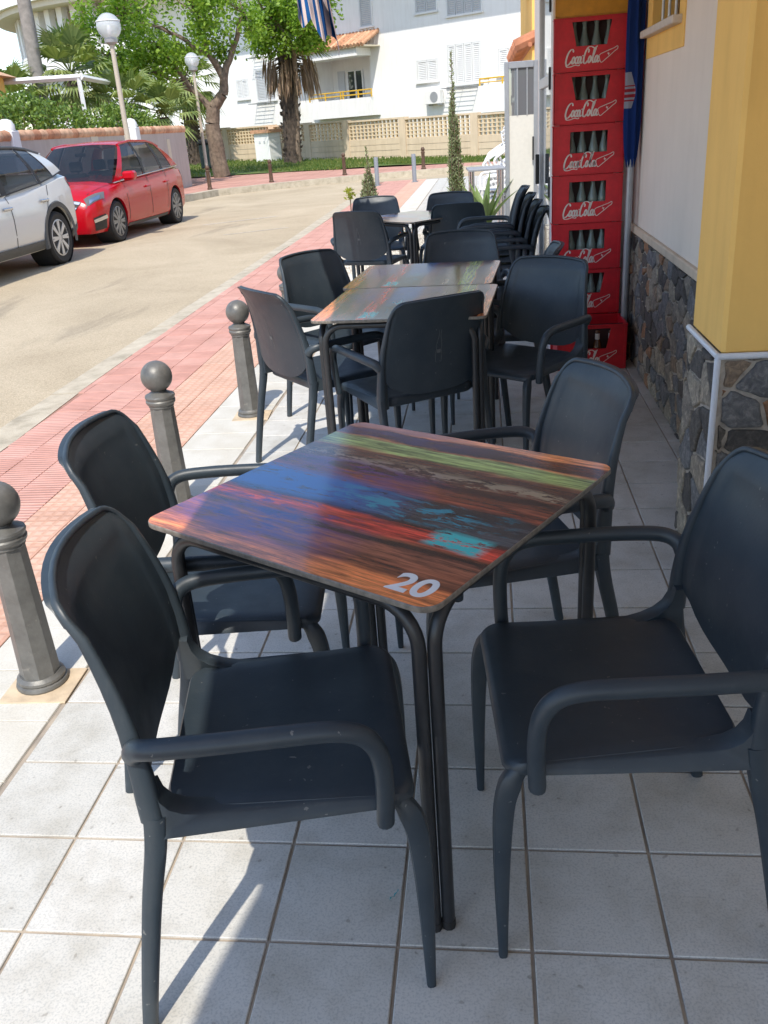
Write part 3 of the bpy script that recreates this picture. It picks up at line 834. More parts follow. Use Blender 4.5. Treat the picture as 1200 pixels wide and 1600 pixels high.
for k,y in enumerate((.856,2.133,3.41,4.69)):
    r=empty('bollard',(-.115,y,0),radians([2,-3,4,0][k]),names[k],'bollard','grey iron bollards along the pavement')
    for nme,me in (('shaft',bm_shaft),('base',bm_base),('collar',bm_col),('ball',bm_ball)): link(nme,me,r)
    link('mortar_patch',mort,r,(.01,-.02,.0005))

# ------------------------------------------------------------------ striped awning overhead
t=NT('striped_awning_cloth'); v=t.obj(); s=t.sep(v)
w=t.math('FRACT',t.math('DIVIDE',s[1],.22))
msk=t.math('GREATER_THAN',w,.40)
col=t.mix(msk,(.012,.06,.18),(.60,.53,.46))
dif=t.n('BsdfDiffuse',{'Color':col}); tr=t.n('BsdfTranslucent',{'Color':t.mix(1,col,(.7,.66,.6),'MULTIPLY')})
mx=t.n('MixShader',{0:.25,1:dif.outputs[0],2:tr.outputs[0]}); t.t.links.new(mx.outputs[0],t.o.inputs['Surface'])
M['awning']=t.m
AW=[(.53,-4.0),(.53,-1.85),(.575,-1.65),(.60,-1.50),(.60,-1.38),(.575,-1.22),(.53,-1.0),(.53,-.35),(.54,.5),(.51,1.2),(.40,2.0),(.22,2.6),(.14,3.3),(.12,4.2),(.12,5.0),(.06,5.8),(.04,6.05)]
aw=empty('awning',(0,0,0),0,'blue and white striped awning over the terrace, one flap hanging into view','awning')
ny=46
def aw_pt(i,j):
    y=lerp(-4.0,6.05,j/(ny-1)); xl=interp(y,[p[1] for p in AW],[p[0] for p in AW]); k=i/8
    x=lerp(xl,2.085,k); return (x,y,2.30+.55*k-.05*sin(pi*k)+.008*sin(y*9+k*5))
b=MB(); b.grid(9,ny,aw_pt); b.build('awning_cloth',M['awning'],aw,ang=60)
# hanging valance flap at the far corner
b=MB(); nv_=8; nu_=22
def flap(i,j):
    u=i/(nu_-1); vv_=j/(nv_-1)
    x=lerp(-.13,.115,u); y=6.06+.03*sin(u*17)+.02*sin(u*31); zt=2.345-.05*u
    dep=.16+.20*u**1.3+.05*sin(u*14)
    return (x+.06*vv_*u+.012*sin(vv_*3+u*20)*vv_,y+.03*vv_*sin(u*24),zt-dep*vv_)
b.grid(nu_,nv_,flap)
t=NT('striped_valance_cloth'); v=t.obj(); s=t.sep(v)
msk=t.math('GREATER_THAN',t.math('FRACT',t.math('ADD',t.math('DIVIDE',s[0],.052),t.math('MULTIPLY',s[2],1.9))),.52)
t.set(col=t.mix(msk,(.015,.09,.26),(.62,.50,.46)),rough=.85,spec=.1); M['valance']=t.m
o=b.build('valance',M['valance'],aw,ang=60)
b=MB(); b.tube([(.62,-4,2.345),(.62,-.9,2.345),(.56,1.2,2.33),(.13,3.4,2.315),(.045,6.03,2.315)],.022,8); b.build('front_bar',M['alu'],aw)
# ------------------------------------------------------------------ drink crates
def ribbon(b,pts,zoff,wmin=.0035,wmax=.008,closed=False):
    P=[Vector((p[0],p[1],0)) for p in bez([(x,y,0) for x,y in pts],6)]
    n=len(P); o=len(b.v)
    for i,p in enumerate(P):
        t_=(P[min(i+1,n-1)]-P[max(i-1,0)]); L=max(t_.length,1e-6); t_/=L
        w=lerp(wmin,wmax,abs(t_.y)**1.3); nn=Vector((-t_.y,t_.x,0))*w/2
        e=min(1,.35+min(i,n-1-i)*.3); nn*=e
        b.v.append((p.x+nn.x,zoff,p.y+nn.y)); b.v.append((p.x-nn.x,zoff,p.y-nn.y))
    for i in range(n-1): b.f.append((o+2*i,o+2*i+1,o+2*i+3,o+2*i+2))
def ell(cx,cy,rx,ry,sl=.25):
    return [(cx+rx*cos(a)+ry*sin(a)*sl,cy+ry*sin(a)) for a in [2*pi*k/10+1.0 for k in range(11)]]
LOGO=[[(.205,.27),(.195,.33),(.15,.335),(.08,.26),(.03,.13),(.02,.03),(.06,-.01),(.12,.03),(.16,.09)],
 [(.022,.03),(.045,-.045),(.14,-.05),(.25,-.02),(.33,-.035),(.37,-.015)],
 ell(.205,.09,.030,.078),[(.315,.13),(.305,.17),(.265,.13),(.25,.05),(.275,.012),(.315,.055)],ell(.350,.09,.030,.078),[(.405,.17),(.38,.05),(.395,.012),(.425,.05)],
 [(.425,.175),(.455,.19)],
 [(.575,.24),(.59,.30),(.555,.33),(.51,.27),(.465,.13),(.46,.035),(.50,.0),(.56,.07)],[(.515,.275),(.57,.36),(.65,.375),(.73,.335),(.80,.38)],
 ell(.610,.09,.030,.078),[(.655,.06),(.70,.17),(.75,.30),(.757,.34),(.73,.33),(.695,.18),(.68,.05),(.695,.008),(.725,.04)],
 ell(.770,.09,.030,.078),[(.828,.17),(.80,.05),(.815,.012),(.845,.05)]]
BOT=[(740,600),(743,640),(770,690),(830,652),(900,600),(960,553),(1000,525),(998,490),(950,512),(880,535),(800,562),(755,580),(740,600)]
BOT=[((x-245)*.00171,(690-y)*.00171) for x,y in BOT]
def logo_mesh():
    b=MB(); sc=.2195
    for st_ in LOGO: ribbon(b,[(x*sc,y*sc) for x,y in st_],0,.0038,.0092)
    ribbon(b,[(x*sc,y*sc) for x,y in BOT],0,.0034,.0036)
    ribbon(b,[((x-245)*.00171*sc,(690-y)*.00171*sc) for x,y in ((862,560),(880,610))],0,.003,.004)
    ribbon(b,[((x-245)*.00171*sc,(690-y)*.00171*sc) for x,y in ((852,585),(892,578))],0,.003,.004)
    return b.mesh('crate_lettering',M['letter'],0)
LG=logo_mesh(); DV=MB().box(.011,.100,.019,.394,.106,.252).box(.2,.012,.019,.205,.0995,.11).mesh('shade_divider',M['crateshade'],0)  # divider behind the bottles, its dark colour stands for interior shade
CW,CD,CHh=.405,.30,.268
def wall_hole(b,W,H,hole,th,M_):
    # wall in local xz with a four-cornered hole, thickness th towards +y
    out=[(0,0),(W,0),(W,H),(0,H)]
    vs=[]
    for y in (0,th):
        for x,z in out: vs.append((x,y,z))
        for x,z in hole: vs.append((x,y,z))
    fs=[]
    for i in range(4):
        j=(i+1)%4
        fs.append((i,j,4+j,4+i)); fs.append((8+j,8+i,12+i,12+j)); fs.append((4+i,4+j,12+j,12+i)); fs.append((j,i,8+i,8+j))
    b.add([M_ @ Vector(v_) for v_ in vs],fs)
def crate_body(hole,mat):
    b=MB(); th=.010
    wall_hole(b,CW,CHh-.012,hole,th,Matrix.Translation((0,0,.006)))
    hs=[(.08,.155),(.22,.155),(.22,.215),(.08,.215)]
    wall_hole(b,CD,CHh-.012,hs,th,Matrix.Translation((0,CD,.006))@Matrix.Rotation(-pi/2,4,'Z'))
    b.box(CW-th,th,.006,CW,CD,CHh-.006); b.box(th,CD-th,.006,CW-th,CD,CHh-.006); b.box(th,th,.006,CW-th,CD-th,.018)
    for z0,z1,e in ((0,.0055,-.003),(CHh-.0055,CHh,.003)):   # lips at foot and rim
        for q in ((-e,-e,CW+e,th),(-e,CD-th,CW+e,CD+e),(-e,th,th,CD-th),(CW-th,th,CW+e,CD-th)): b.box(q[0],q[1],z0,q[2],q[3],z1)
    # raised border ribs on the face
    for q in ((.004,.012,.016,CHh-.012),(CW-.016,.012,CW-.004,CHh-.012)): b.box(q[0],-.004,q[1],q[2],-.0005,q[3])
    return b.mesh('crate_shell',mat,30)
trap=[(.122,.120),(.288,.120),(.312,.240),(.098,.240)]
rect=[(.097,.112),(.308,.112),(.310,.226),(.099,.226)]
C_t=crate_body(trap,M['red']); C_r=crate_body(rect,M['red'])
hol=[(.12,.205),(.28,.205),(.28,.245),(.12,.245)]
C_y=crate_body(hol,M['yel'])
bp=[(.026,0),(.029,.006),(.029,.045),(.0265,.07),(.029,.10),(.028,.125),(.018,.160),(.0125,.190),(.0115,.215),(.0140,.219),(.0140,.232),(.011,.236)]
Bm=MB().lathe(bp,12).mesh('bottle_body',M['glassb'],50)
Bl=MB().lathe([(.0292,.050),(.0270,.07),(.0294,.098)],12,caps=False).mesh('bottle_label',M['blabel'],50)
bd=[(.026,0),(.029,.006),(.029,.10),(.024,.125),(.013,.155),(.0125,.185),(.0145,.189),(.0145,.2),(.011,.204)]
Dm=MB().lathe(bd,12).mesh('bottle_body',M['glassd'],50)
Dl=MB().lathe([(.0295,.035),(.0295,.085)],12,caps=False).mesh('bottle_label',M['blabel'],50)
Dn=MB().lathe([(.0140,.15),(.0136,.187)],12,caps=False).mesh('neck_label',M['blabel'],50)
ords=['sixth','fifth','fourth','third','second','topmost']
def crate(x,y,z,ang,shell,label,logo=True):
    r=empty('drink_crate',(x,y,z),radians(ang),label,'crate','stacked bottle crates by the door')
    s_=link('crate_shell',shell,r); link('shade_divider',DV,s_)
    if logo: link('crate_lettering',LG,s_,(.062,-.0015,.038))
    return r
names=['red crate at the foot of the tall stack, behind the open front crate','second red crate from the bottom of the tall stack','third red crate from the bottom of the tall stack','fourth red crate from the bottom of the tall stack','fifth red crate from the bottom of the tall stack','sixth red crate from the bottom of the tall stack','topmost red crate, directly under the yellow one']
rc=random.Random(4)
for k in range(7):
    dx=rc.uniform(-.006,.006); dy=rc.uniform(-.006,.006); z=.0+k*(CHh+.003); an=rc.uniform(-1.2,1.2)-1.5
    bx,by=1.602+dx,4.40+dy
    crate(bx,by,z,an,C_t if k in (1,5,6) else C_r,names[k])
    for q in range(4):
        a_=radians(an); lx,ly=.110+q*.0625+rc.uniform(-.004,.004),.055+rc.uniform(0,.02)
        o=empty('glass_bottle',(bx+lx*cos(a_)-ly*sin(a_),by+lx*sin(a_)+ly*cos(a_),z+.0185),rc.uniform(0,6),'clear glass bottle inside the '+['lowest','second','third','fourth','fifth','sixth','topmost'][k]+' red crate of the tall stack, '+['leftmost','second from left','third from left','rightmost'][q],'bottle','bottles in crate level %s'%['one','two','three','four','five','six','seven'][k])
        link('bottle_body',Bm,o)
        if (q+k)%3==0: link('bottle_label',Bl,o)
crate(1.610,4.41,7*(CHh+.003),-1.5,C_y,'yellow crate with a hand hole on top of the red stack',False)
crate(1.615,4.075,0,1.0,C_t,'open red crate standing on the floor in front of the stack')
for q in range(4):
    for w in range(2):
        o=empty('brown_bottle',(1.70+q*.078,4.14+w*.09,.0185),q+w,'dark white labelled bottle in the open front crate, '+['front','rear'][w]+' row, '+['leftmost','second from left','third from left','rightmost'][q],'bottle','dark bottles in the front crate')
        link('bottle_body',Dm,o); link('bottle_label',Dl,o); link('neck_label',Dn,o)
# ------------------------------------------------------------------ furled blue parasol leaning in the corner
t=NT('blue_parasol_cloth'); v=t.obj(); s=t.sep(v)
m1=t.math('MULTIPLY',t.math('GREATER_THAN',s[2],1.42),t.math('LESS_THAN',s[2],1.60)); side=t.math('GREATER_THAN',t.math('ADD',t.math('MULTIPLY',s[0],-1.0),t.math('MULTIPLY',t.math('SINE',t.math('MULTIPLY',s[2],22.0)),.015)),.012)
c=t.mix(t.math('MULTIPLY',m1,side),(.007,.026,.125),(.24,.25,.30))
m2=t.math('MULTIPLY',t.math('MULTIPLY',t.math('GREATER_THAN',s[2],1.455),t.math('LESS_THAN',s[2],1.535)),t.math('MULTIPLY',side,t.math('GREATER_THAN',t.math('SINE',t.math('MULTIPLY',s[2],230.0)),-.3)))
c=t.mix(m2,c,(.25,.02,.03))
m3=t.math('MULTIPLY',t.math('LESS_THAN',t.math('ABSOLUTE',t.math('SUBTRACT',s[2],1.315)),.006),side); c=c
t.set(col=c,rough=.8,spec=.15); M['bluecloth']=t.m
para=empty('furled_parasol',(2.030,4.30,0),0,'furled blue parasol standing between the crates and the wall','parasol')
b=MB(); nk=36
def fold(i,j):
    z=lerp(1.13,2.62,j/26); a=2*pi*i/nk
    r=interp(z,[1.13,1.2,1.35,1.9,2.62],[.020,.034,.042,.044,.030])*(1+.22*sin(a*6+z*2.2)+.08*sin(a*13+z*5))
    return (r*cos(a)*.92,r*sin(a),z+.02*sin(a*6))
b.grid(nk,27,fold,True); b.build('cloth',M['bluecloth'],para,ang=60)
MB().tube([(0,0,.03),(0,0,2.7)],.019,10).build('pole',M['greyalu'],para)
MB().lathe([(.034,0),(.034,.03),(.022,.035)],14).build('foot',M['black'],para)

# ------------------------------------------------------------------ foliage helpers
def leaf_mat(name,a,b_,trans=.25):
    t=NT(name); r=t.n('NewGeometry').outputs['Random Per Island']
    col=t.mix(r,a,b_)
    dif=t.n('BsdfPrincipled',{'Base Color':col,'Roughness':.55}); tr=t.n('BsdfTranslucent',{'Color':t.mix(1,col,(1.5,1.7,.7),'MULTIPLY')})
    mx=t.n('MixShader',{0:trans,1:dif.outputs[0],2:tr.outputs[0]}); t.t.links.new(mx.outputs[0],t.o.inputs['Surface'])
    return t.m
M['rosemary']=leaf_mat('grey_green_needles',(.13,.17,.07),(.38,.42,.25))
M['agave']=leaf_mat('agave_leaf',(.10,.16,.05),(.20,.28,.09),.15)
M['twig']=simple('twig_bark',(.13,.085,.055),.85,var=.25,scale=30)
M['flower']=leaf_mat('flower_petals',(.55,.06,.02),(.75,.50,.04),.2)
M['leafdk']=leaf_mat('planter_leaves',(.05,.10,.02),(.13,.20,.04))
t=NT('pebbledash'); v=t.pos(); vo=t.n('TexVoronoi',{'Vector':v,'Scale':55.0}); t.set(col=t.mix(.45,(.60,.57,.52),vo.outputs['Color']),rough=.8); 
t.set(col=t.mix(1,t.ramp(t.noise(v,60,2),[(.35,(.35,.32,.29)),(.6,(.72,.70,.66))]),(1,.97,.92),'MULTIPLY'),normal=t.bump(vo.outputs['Distance'],.5,.01)); M['pebble']=t.m
def quad_leaf(b,p,d,w,L,up):
    d=Vector(d).normalized(); s_=d.cross(Vector(up)); 
    if s_.length<1e-3: s_=d.cross(Vector((1,0,0)))
    s_=s_.normalized()*w/2; p=Vector(p); m_=p+d*L*.5
    b.add([p,m_+s_,p+d*L,m_-s_],[(0,1,2,3)])
def rv(rnd): 
    z=rnd.uniform(-1,1); a=rnd.uniform(0,2*pi); q=sqrt(1-z*z); return Vector((q*cos(a),q*sin(a),z))
def column_shrub(name,label,loc,zb,zt,rad,nst,seed,parent_group=None):
    rnd=random.Random(seed); r=empty(name,loc,0,label,'shrub')
    b=MB(); st_=MB()
    for k in range(nst):
        a=rnd.uniform(0,2*pi); q=rnd.uniform(.1,1)*rad; h=lerp(zt,zb+.45*(zt-zb),(q/rad)**.8)*1.0
        if k==0: q=0; h=zt
        base=Vector((q*.35*cos(a),q*.35*sin(a),zb-.02)); tip=Vector((q*cos(a)*.75,q*sin(a)*.75,max(h*rnd.uniform(.85,1.0) if k else h,zb+.2)))
        mid=base.lerp(tip,.5)+Vector((q*.35*cos(a),q*.35*sin(a),0))
        pth=bez([base,mid,tip],8); st_.tube(pth,[.004]*len(pth),5)
        L=(tip-base).length; nn_=int(L/.0060)
        for i in range(nn_):
            f_=i/nn_; p=pth[min(int(f_*(len(pth)-1)),len(pth)-2)].lerp(pth[min(int(f_*(len(pth)-1)),len(pth)-2)+1],(f_*(len(pth)-1))%1)
            aa=rnd.uniform(0,2*pi); taper=1-.55*f_
            d=Vector((cos(aa),sin(aa),rnd.uniform(.5,1.5)))
            quad_leaf(b,p,d,.012,rnd.uniform(.045,.08)*taper,rv(rnd))
    b.build('foliage',M['rosemary'],r,ang=0); st_.build('stems',M['twig'],r)
    return r
def planter(x0,x1,y0,y1,h,label):
    r=empty('planter_box',((x0+x1)/2,(y0+y1)/2,0),0,label,'planter','pebble planters closing the terrace')
    w=(x1-x0)/2; d=(y1-y0)/2
    b=MB(); 
    for q in ((-w,-d,w,-d+.04),(-w,d-.04,w,d),(-w,-d+.04,-w+.04,d-.04),(w-.04,-d+.04,w,d-.04)): b.box(q[0],q[1],0,q[2],q[3],h)
    b.build('box',M['pebble'],r,ang=0)
    MB().box(-w+.04,-d+.04,.02,w-.04,d-.04,h-.05).build('soil',simple('planter_soil',(.06,.045,.03),.95),r,ang=0)
    return r
planter(-.32,.30,8.30,8.74,.36,'pebble planter with the short shrub and flowers behind the far chairs')
planter(.50,1.02,8.36,8.76,.36,'pebble planter holding the tall thin cypress')
planter(1.05,1.42,8.18,8.55,.36,'pebble planter holding the agave')
column_shrub('upright_shrub','short upright grey green shrub behind the far left chair',(-.005,8.56,0),.33,1.235,.15,64,5)
column_shrub('cypress_shrub','tall thin grey green cypress behind the far right chair',(.90,8.58,0),.33,2.04,.115,34,9)
ag=empty('agave_plant',(1.20,8.36,.30),0,'broad leaved agave in the planter by the door','plant')
rnd=random.Random(3)
for k in range(11):
    a=k*2.4; tilt=rnd.uniform(.15,.75); L=rnd.uniform(.48,.68); b=MB(); pts=[]
    for i in range(8):
        f_=i/7; h=f_*L; out=tilt*h*(.5+.5*f_)
        pts.append((cos(a)*out,sin(a)*out,h*(1-.25*tilt*f_)))
    n_=Vector((-sin(a),cos(a),0))
    for i,p in enumerate(pts):
        w=.055*interp(i/7,[0,.25,.6,1],[.55,1,.75,.02]); c_=Vector(p)
        b.v+= [tuple(c_-n_*w+Vector((cos(a),sin(a),0))*(-.35*w)),tuple(c_+Vector((cos(a),sin(a),0))*(.25*w)),tuple(c_+n_*w+Vector((cos(a),sin(a),0))*(-.35*w))]
    for i in range(7):
        for q in (0,1): b.f.append((3*i+q,3*i+q+1,3*i+4+q,3*i+3+q))
    b.build('leaf',M['agave'],ag,ang=60)
fl=empty('flowering_plant',(.18,8.40,.33),0,'low red and yellow flowering plant in the left planter','plant')
b=MB(); f2=MB()
for k in range(420):
    p=Vector((rnd.gauss(0,.10),rnd.gauss(0,.045),abs(rnd.gauss(0,.05)))); quad_leaf(b,p,rv(rnd)+Vector((0,0,.8)),.018,.035,rv(rnd))
for k in range(110):
    p=Vector((rnd.gauss(0,.11),rnd.gauss(-.02,.05),.04+abs(rnd.gauss(0,.035)))); quad_leaf(f2,p,rv(rnd),.026,.028,rv(rnd))
b.build('leaves',M['leafdk'],fl,ang=0); f2.build('flowers',M['flower'],fl,ang=0)
sp=empty('small_pot_plant',(-.20,8.46,.33),0,'small yellow green sprout at the kerb end of the planter','plant')
b=MB()
for k in range(60): quad_leaf(b,Vector((rnd.gauss(0,.02),rnd.gauss(0,.02),.40+rnd.uniform(0,.10))),rv(rnd)+Vector((0,0,.5)),.022,.05,rv(rnd))
b.build('leaves',leaf_mat('yellow_green_leaves',(.20,.24,.02),(.36,.36,.05)),sp,ang=0)
MB().tube([(0,0,0),(.005,0,.42)],.006,6).build('stem',M['twig'],sp)
MB().lathe([(.035,0),(.045,.09),(.048,.095),(.042,.095)],14).build('pot',M['white'],sp)
# ------------------------------------------------------------------ white chairs and metal table by the far door
WH={}
for k,me in CH.items():
    if k=='emblem': continue
    m2_=me.copy(); m2_.materials.clear(); m2_.materials.append(M['white']); WH[k]=m2_
sl=MB()
for k in range(7):
    z=.50+.045*k
    sl.tube([back_pt(-.95+.19*i,z,-.004) for i in range(11)],.011,6)
WB=sl
sl.tube([(x_up(z)-.004,-hw(z),z) for z in (.462,.54,.62,.70,.775,.81)],.016,8); sl.tube([(x_up(z)-.004,hw(z),z) for z in (.462,.54,.62,.70,.775,.81)],.016,8)
sl.tube([back_pt(-1+.2*i,.815,-.004) for i in range(11)],.016,8)
wbm=sl.mesh('backrest',M['white'],50)
for k in range(4):
    r=empty('white_chair',(1.60-.05*k,10.55+.02*k,.055*k),radians(212),['lowest','second','third','uppermost'][k]+' white slatted plastic chair in the stack beyond the cypress','chair','white stacked chairs')
    link('seat',WH['seat'],r); link('backrest',wbm,r)
    for s_ in (1,-1): link('leg',WH['rleg',s_],r); link('leg',WH['fleg',s_],r); link('armrest',WH['arm',s_],r)
for k in range(3):
    r=empty('white_chair',(1.70+.03*k,11.7+.05*k,.42+.05*k),radians(200),['bottom','middle','top'][k]+' upturned white chair leaning behind the white chair stack','chair','white leaning chairs')
    r.rotation_euler=(radians(8),radians(28),radians(200))
    link('seat',WH['seat'],r); link('backrest',wbm,r)
    for s_ in (1,-1): link('leg',WH['rleg',s_],r); link('leg',WH['fleg',s_],r); link('armrest',WH['arm',s_],r)
mt=empty('metal_table',(1.22,10.0,0),radians(4),'small metal topped table with chrome legs beyond the cypress','table')
MB().bbox(-.22,-.3,.86,.22,.3,.885,.005).build('table_top',M['greyalu'],mt)
for sx in (-1,1):
    for sy in (-1,1): MB().tube([(sx*.17,sy*.24,0),(sx*.17,sy*.24,.86)],.022,10).build('leg',M['chrome'],mt)
# ------------------------------------------------------------------ far side: garden wall, fence, white buildings
FM=Matrix(((E_.x,N_.x,0,P0.x),(E_.y,N_.y,0,P0.y),(0,0,1,0),(0,0,0,1)))   # local: s along fence (to the left), d into the plot, z
def fbox(b,s0,s1,d0,d1,z0,z1): return b.box(s0,d0,z0,s1,d1,z1,FM)
M['block']=plaster('cream_concrete_block',(.62,.50,.36),.08,.25,.12)
M['lattice']=plaster('cream_lattice_block',(.66,.53,.36),.06,.2,.06)
t=NT('terracotta_roof_tile'); v=t.pos(); c=t.mix(t.rnd(),(.44,.20,.11),(.66,.42,.27)); c=t.mix(1,c,t.ramp(t.noise(v,7,5,.65),[(.3,(.62,.6,.58)),(.6,(1.08,1.08,1.08))]),'MULTIPLY')
t.set(col=c,rough=.85,normal=t.bump(t.noise(v,30,4),.25,.01)); M['terra']=t.m
M['yrail']=simple('yellow_rail_paint',(.62,.38,.03),.45,var=.1)
M['shutter']=simple('white_shutter',(.72,.73,.73),.5,var=.04)
M['shutgrey']=simple('grey_shutter',(.50,.52,.54),.5,var=.05)
fence=empty('garden_fence',(P0.x,P0.y,0),0,'cream block garden fence with pierced lattice panels before the white building','fence')
fence.matrix_world=FM.copy()
bpy.context.view_layer.update()
def fpart(name,mat,boxes,parent=fence,ang=0):
    b=MB()
    for s0,s1,d0,d1,z0,z1 in boxes: b.box(s0,d0,z0,s1,d1,z1)
    return b.build(name,mat,parent,ang=ang,fixn=True)
pil_s=[-5.2,-2.1,1.09,4.56,7.62,9.9,12.12,15.3,18.6,22]
for k,s0 in enumerate(pil_s):
    zb=rise(s0)-.1
    fpart('fence_pillar',M['block'],[(s0-.17,s0+.17,-.03,.23,zb,1.58+.65*rise(s0))])
    if k<len(pil_s)-1:
        s1=pil_s[k+1]; a,b_=s0+.17,s1-.17; zz=rise((s0+s1)/2)
        z0=zz-.12; zl=.80+.75*zz; zt=1.50+.65*zz
        nc=4; hh=(zl-z0)/nc
        for q in range(nc): fpart('block_course',M['block'],[(a,b_,0+.004*(q%2),.2,z0+q*hh,z0+(q+1)*hh-.018)])
        fpart('course_joint',M['kerb'],[(a,b_,.02,.18,z0,zl)])
        fpart('coping',M['block'],[(a,b_,-.03,.23,zt-.005,zt+.06)])
        bars=[]
        nx=max(4,round((b_-a)/.21)); nz=5
        for i in range(nx+1):
            x=a+(b_-a)*i/nx; bars.append((x-.034,x+.034,.04,.16,zl,zt))
        for j in range(nz+1):
            z=zl+(zt-zl)*j/nz; bars.append((a,b_,.035,.165,z-.020,z+.020))
        tag(fpart('lattice',M['lattice'],bars),kind='stuff')
# white building behind the fence
wb=empty('white_building',(P0.x,P0.y,0),0,'white apartment building with shuttered windows and tiled balcony canopy','building')
wb.matrix_world=FM.copy()
D=3.0
def wp(name,mat,boxes,parent=wb,ang=0): return fpart(name,mat,boxes,parent,ang)
W_=lambda s0,s1,z0,z1: (s0,s1,D,D+.4,z0,z1)
wp('facade',M['farwhite'],[W_(-6,8.6,0,8.3),W_(11.9,26,0,8.3),W_(8.6,11.9,4.62,8.3),W_(8.6,11.9,0,2.02)])
wp('recess_wall',M['farwhite'],[(8.3,12.2,D+1.1,D+1.3,0,5),(8.3,8.6,D+.4,D+1.1,0,5),(11.9,12.2,D+.4,D+1.1,0,5),(8.6,11.9,D+.4,D+1.1,4.62,4.8),(8.6,11.9,D+.4,D+1.1,1.9,2.02)])
wp('eaves',M['farshade'],[(-7,27,D-2.1,D+8,8.3,8.62)])
wp('parapet',M['farwhite'],[(8.15,11.95,D-.62,D-.52,1.82,2.56),(8.15,8.25,D-.52,D,1.82,2.56),(11.85,11.95,D-.52,D,1.82,2.56),(8.25,11.85,D-.52,D,1.82,1.95)])
rail=MB()
for z in (2.86,2.70): rail.tube([(8.1,D-.57,z),(11.95,D-.57,z)],.028,6)
for s in (8.13,8.9,9.8,9.95,10.9,11.9): rail.tube([(s,D-.57,2.56),(s,D-.57,2.86)],.035,6)
rail.build('balcony_rail',M['yrail'],wb)
# tiled canopy: beam + rows of barrel tiles
wp('canopy_beam',M['farwhite'],[(8.5,12.6,D-.95,D,4.20,4.50)])
cn=wp('canopy_slab',M['farshade'],[(7.95,12.7,D-1.05,D,4.505,4.56)])
tb=MB().lathe([(.085,0),(.095,1.28)],8,caps=True).mesh('roof_tile',M['terra'],50)
for k in range(24):
    o=link('roof_tile',tb,cn,(8.03+k*.2,D-1.12,4.58)); o.rotation_euler=(radians(-64.5),0,0)
# windows: frame, shutter leaves with slats
def window(s0,s1,z0,z1,nl,mat=None,shade=False):
    f=wp('window',M['shutter'],[(s0-.06,s1+.06,D-.05,D-.001,z1,z1+.06),(s0-.06,s0,D-.05,D-.001,z0,z1),(s1,s1+.06,D-.05,D-.001,z0,z1),(s0-.1,s1+.1,D-.09,D-.001,z0-.07,z0)])
    w=(s1-s0)/nl
    for k in range(nl):
        a=s0+k*w+.015; c=a+w-.03; bx=[(a,a+.05,D-.045,D-.006,z0,z1),(c-.05,c,D-.045,D-.006,z0,z1),(a+.05,c-.05,D-.045,D-.006,z1-.06,z1),(a+.05,c-.05,D-.045,D-.006,z0,z0+.06)]
        n_=max(4,int((z1-z0)/.075))
        sl_=MB()
        for q in bx: sl_.box(q[0],q[2],q[4],q[1],q[3],q[5])
        for i in range(n_):
            z=z0+.07+(z1-z0-.13)*i/n_
            sl_.add([(a+.05,D-.012,z+.055),(c-.05,D-.012,z+.055),(c-.05,D-.036,z+.008),(a+.05,D-.036,z+.008)],[(0,1,2,3)])
        sl_.build('shutter',mat or M['shutter'],f,ang=0)
window(4.9,5.95,2.95,3.74,2); window(2.74,4.36,2.72,4.17,4); window(14.7,15.95,2.88,4.24,2,M['shutgrey']); window(16.6,17.4,3.05,3.9,2)
window(4.85,5.9,5.5,6.6,2,M['shutgrey']); window(2.68,4.3,5.22,6.6,4,M['shutgrey']); window(8.3,8.95,5.33,6.8,1,M['shutgrey']); window(1.0,1.9,2.86,3.8,2)
window(12.6,13.4,5.6,6.7,2,M['shutgrey'])
dr=wp('balcony_door',M['shutter'],[(9.95,10.02,D+1.02,D+1.09,2.02,3.8),(10.86,10.93,D+1.02,D+1.09,2.02,3.8),(10.38,10.46,D+1.02,D+1.09,2.02,3.8),(10.02,10.86,D+1.02,D+1.09,3.74,3.8)])
fpart('pane',M['glass'],[(10.02,10.38,D+1.05,D+1.07,2.02,3.74),(10.46,10.86,D+1.05,D+1.07,2.02,3.74)],dr)
wp('balcony_window',M['shutgrey'],[(8.75,9.2,D+1.02,D+1.09,2.3,3.8)]); wp('balcony_window',M['shutgrey'],[(11.1,11.5,D+1.02,D+1.09,2.02,3.8)])
def rack(s0,s1,z):
    b=MB()
    for k in range(5): b.tube([(s0,D-.12-.11*k,z),(s1,D-.12-.11*k,z)],.012,5)
    for s in (s0,s1,(s0+s1)/2): b.tube([(s,D,z-.01),(s,D-.6,z-.01)],.012,5)
    b.build('drying_rack',M['greyalu'],wb)
rack(2.9,4.4,2.60); rack(14.8,16.1,2.76); rack(14.9,15.9,4.75)
def acu(s0,z0):
    o=MB().bbox(s0,D-.36,z0,s0+.78,D-.06,z0+.54,.02).build('air_conditioner',M['white'],wb)
    MB().lathe([(.02,0),(.20,0),(.20,.012),(.02,.012)],20,(0,0,0),True,Matrix.Translation((s0+.30,D-.362,z0+.27))@Matrix.Rotation(pi/2,4,'X')).build('fan_grille',M['greyalu'],o)
    MB().box(s0+.1,D-.34,z0-.05,s0+.14,D,z0-.003).build('bracket',M['greyalu'],o); MB().box(s0+.62,D-.34,z0-.05,s0+.66,D,z0-.003).build('bracket',M['greyalu'],o)
acu(4.6,2.05); acu(13.1,2.27)
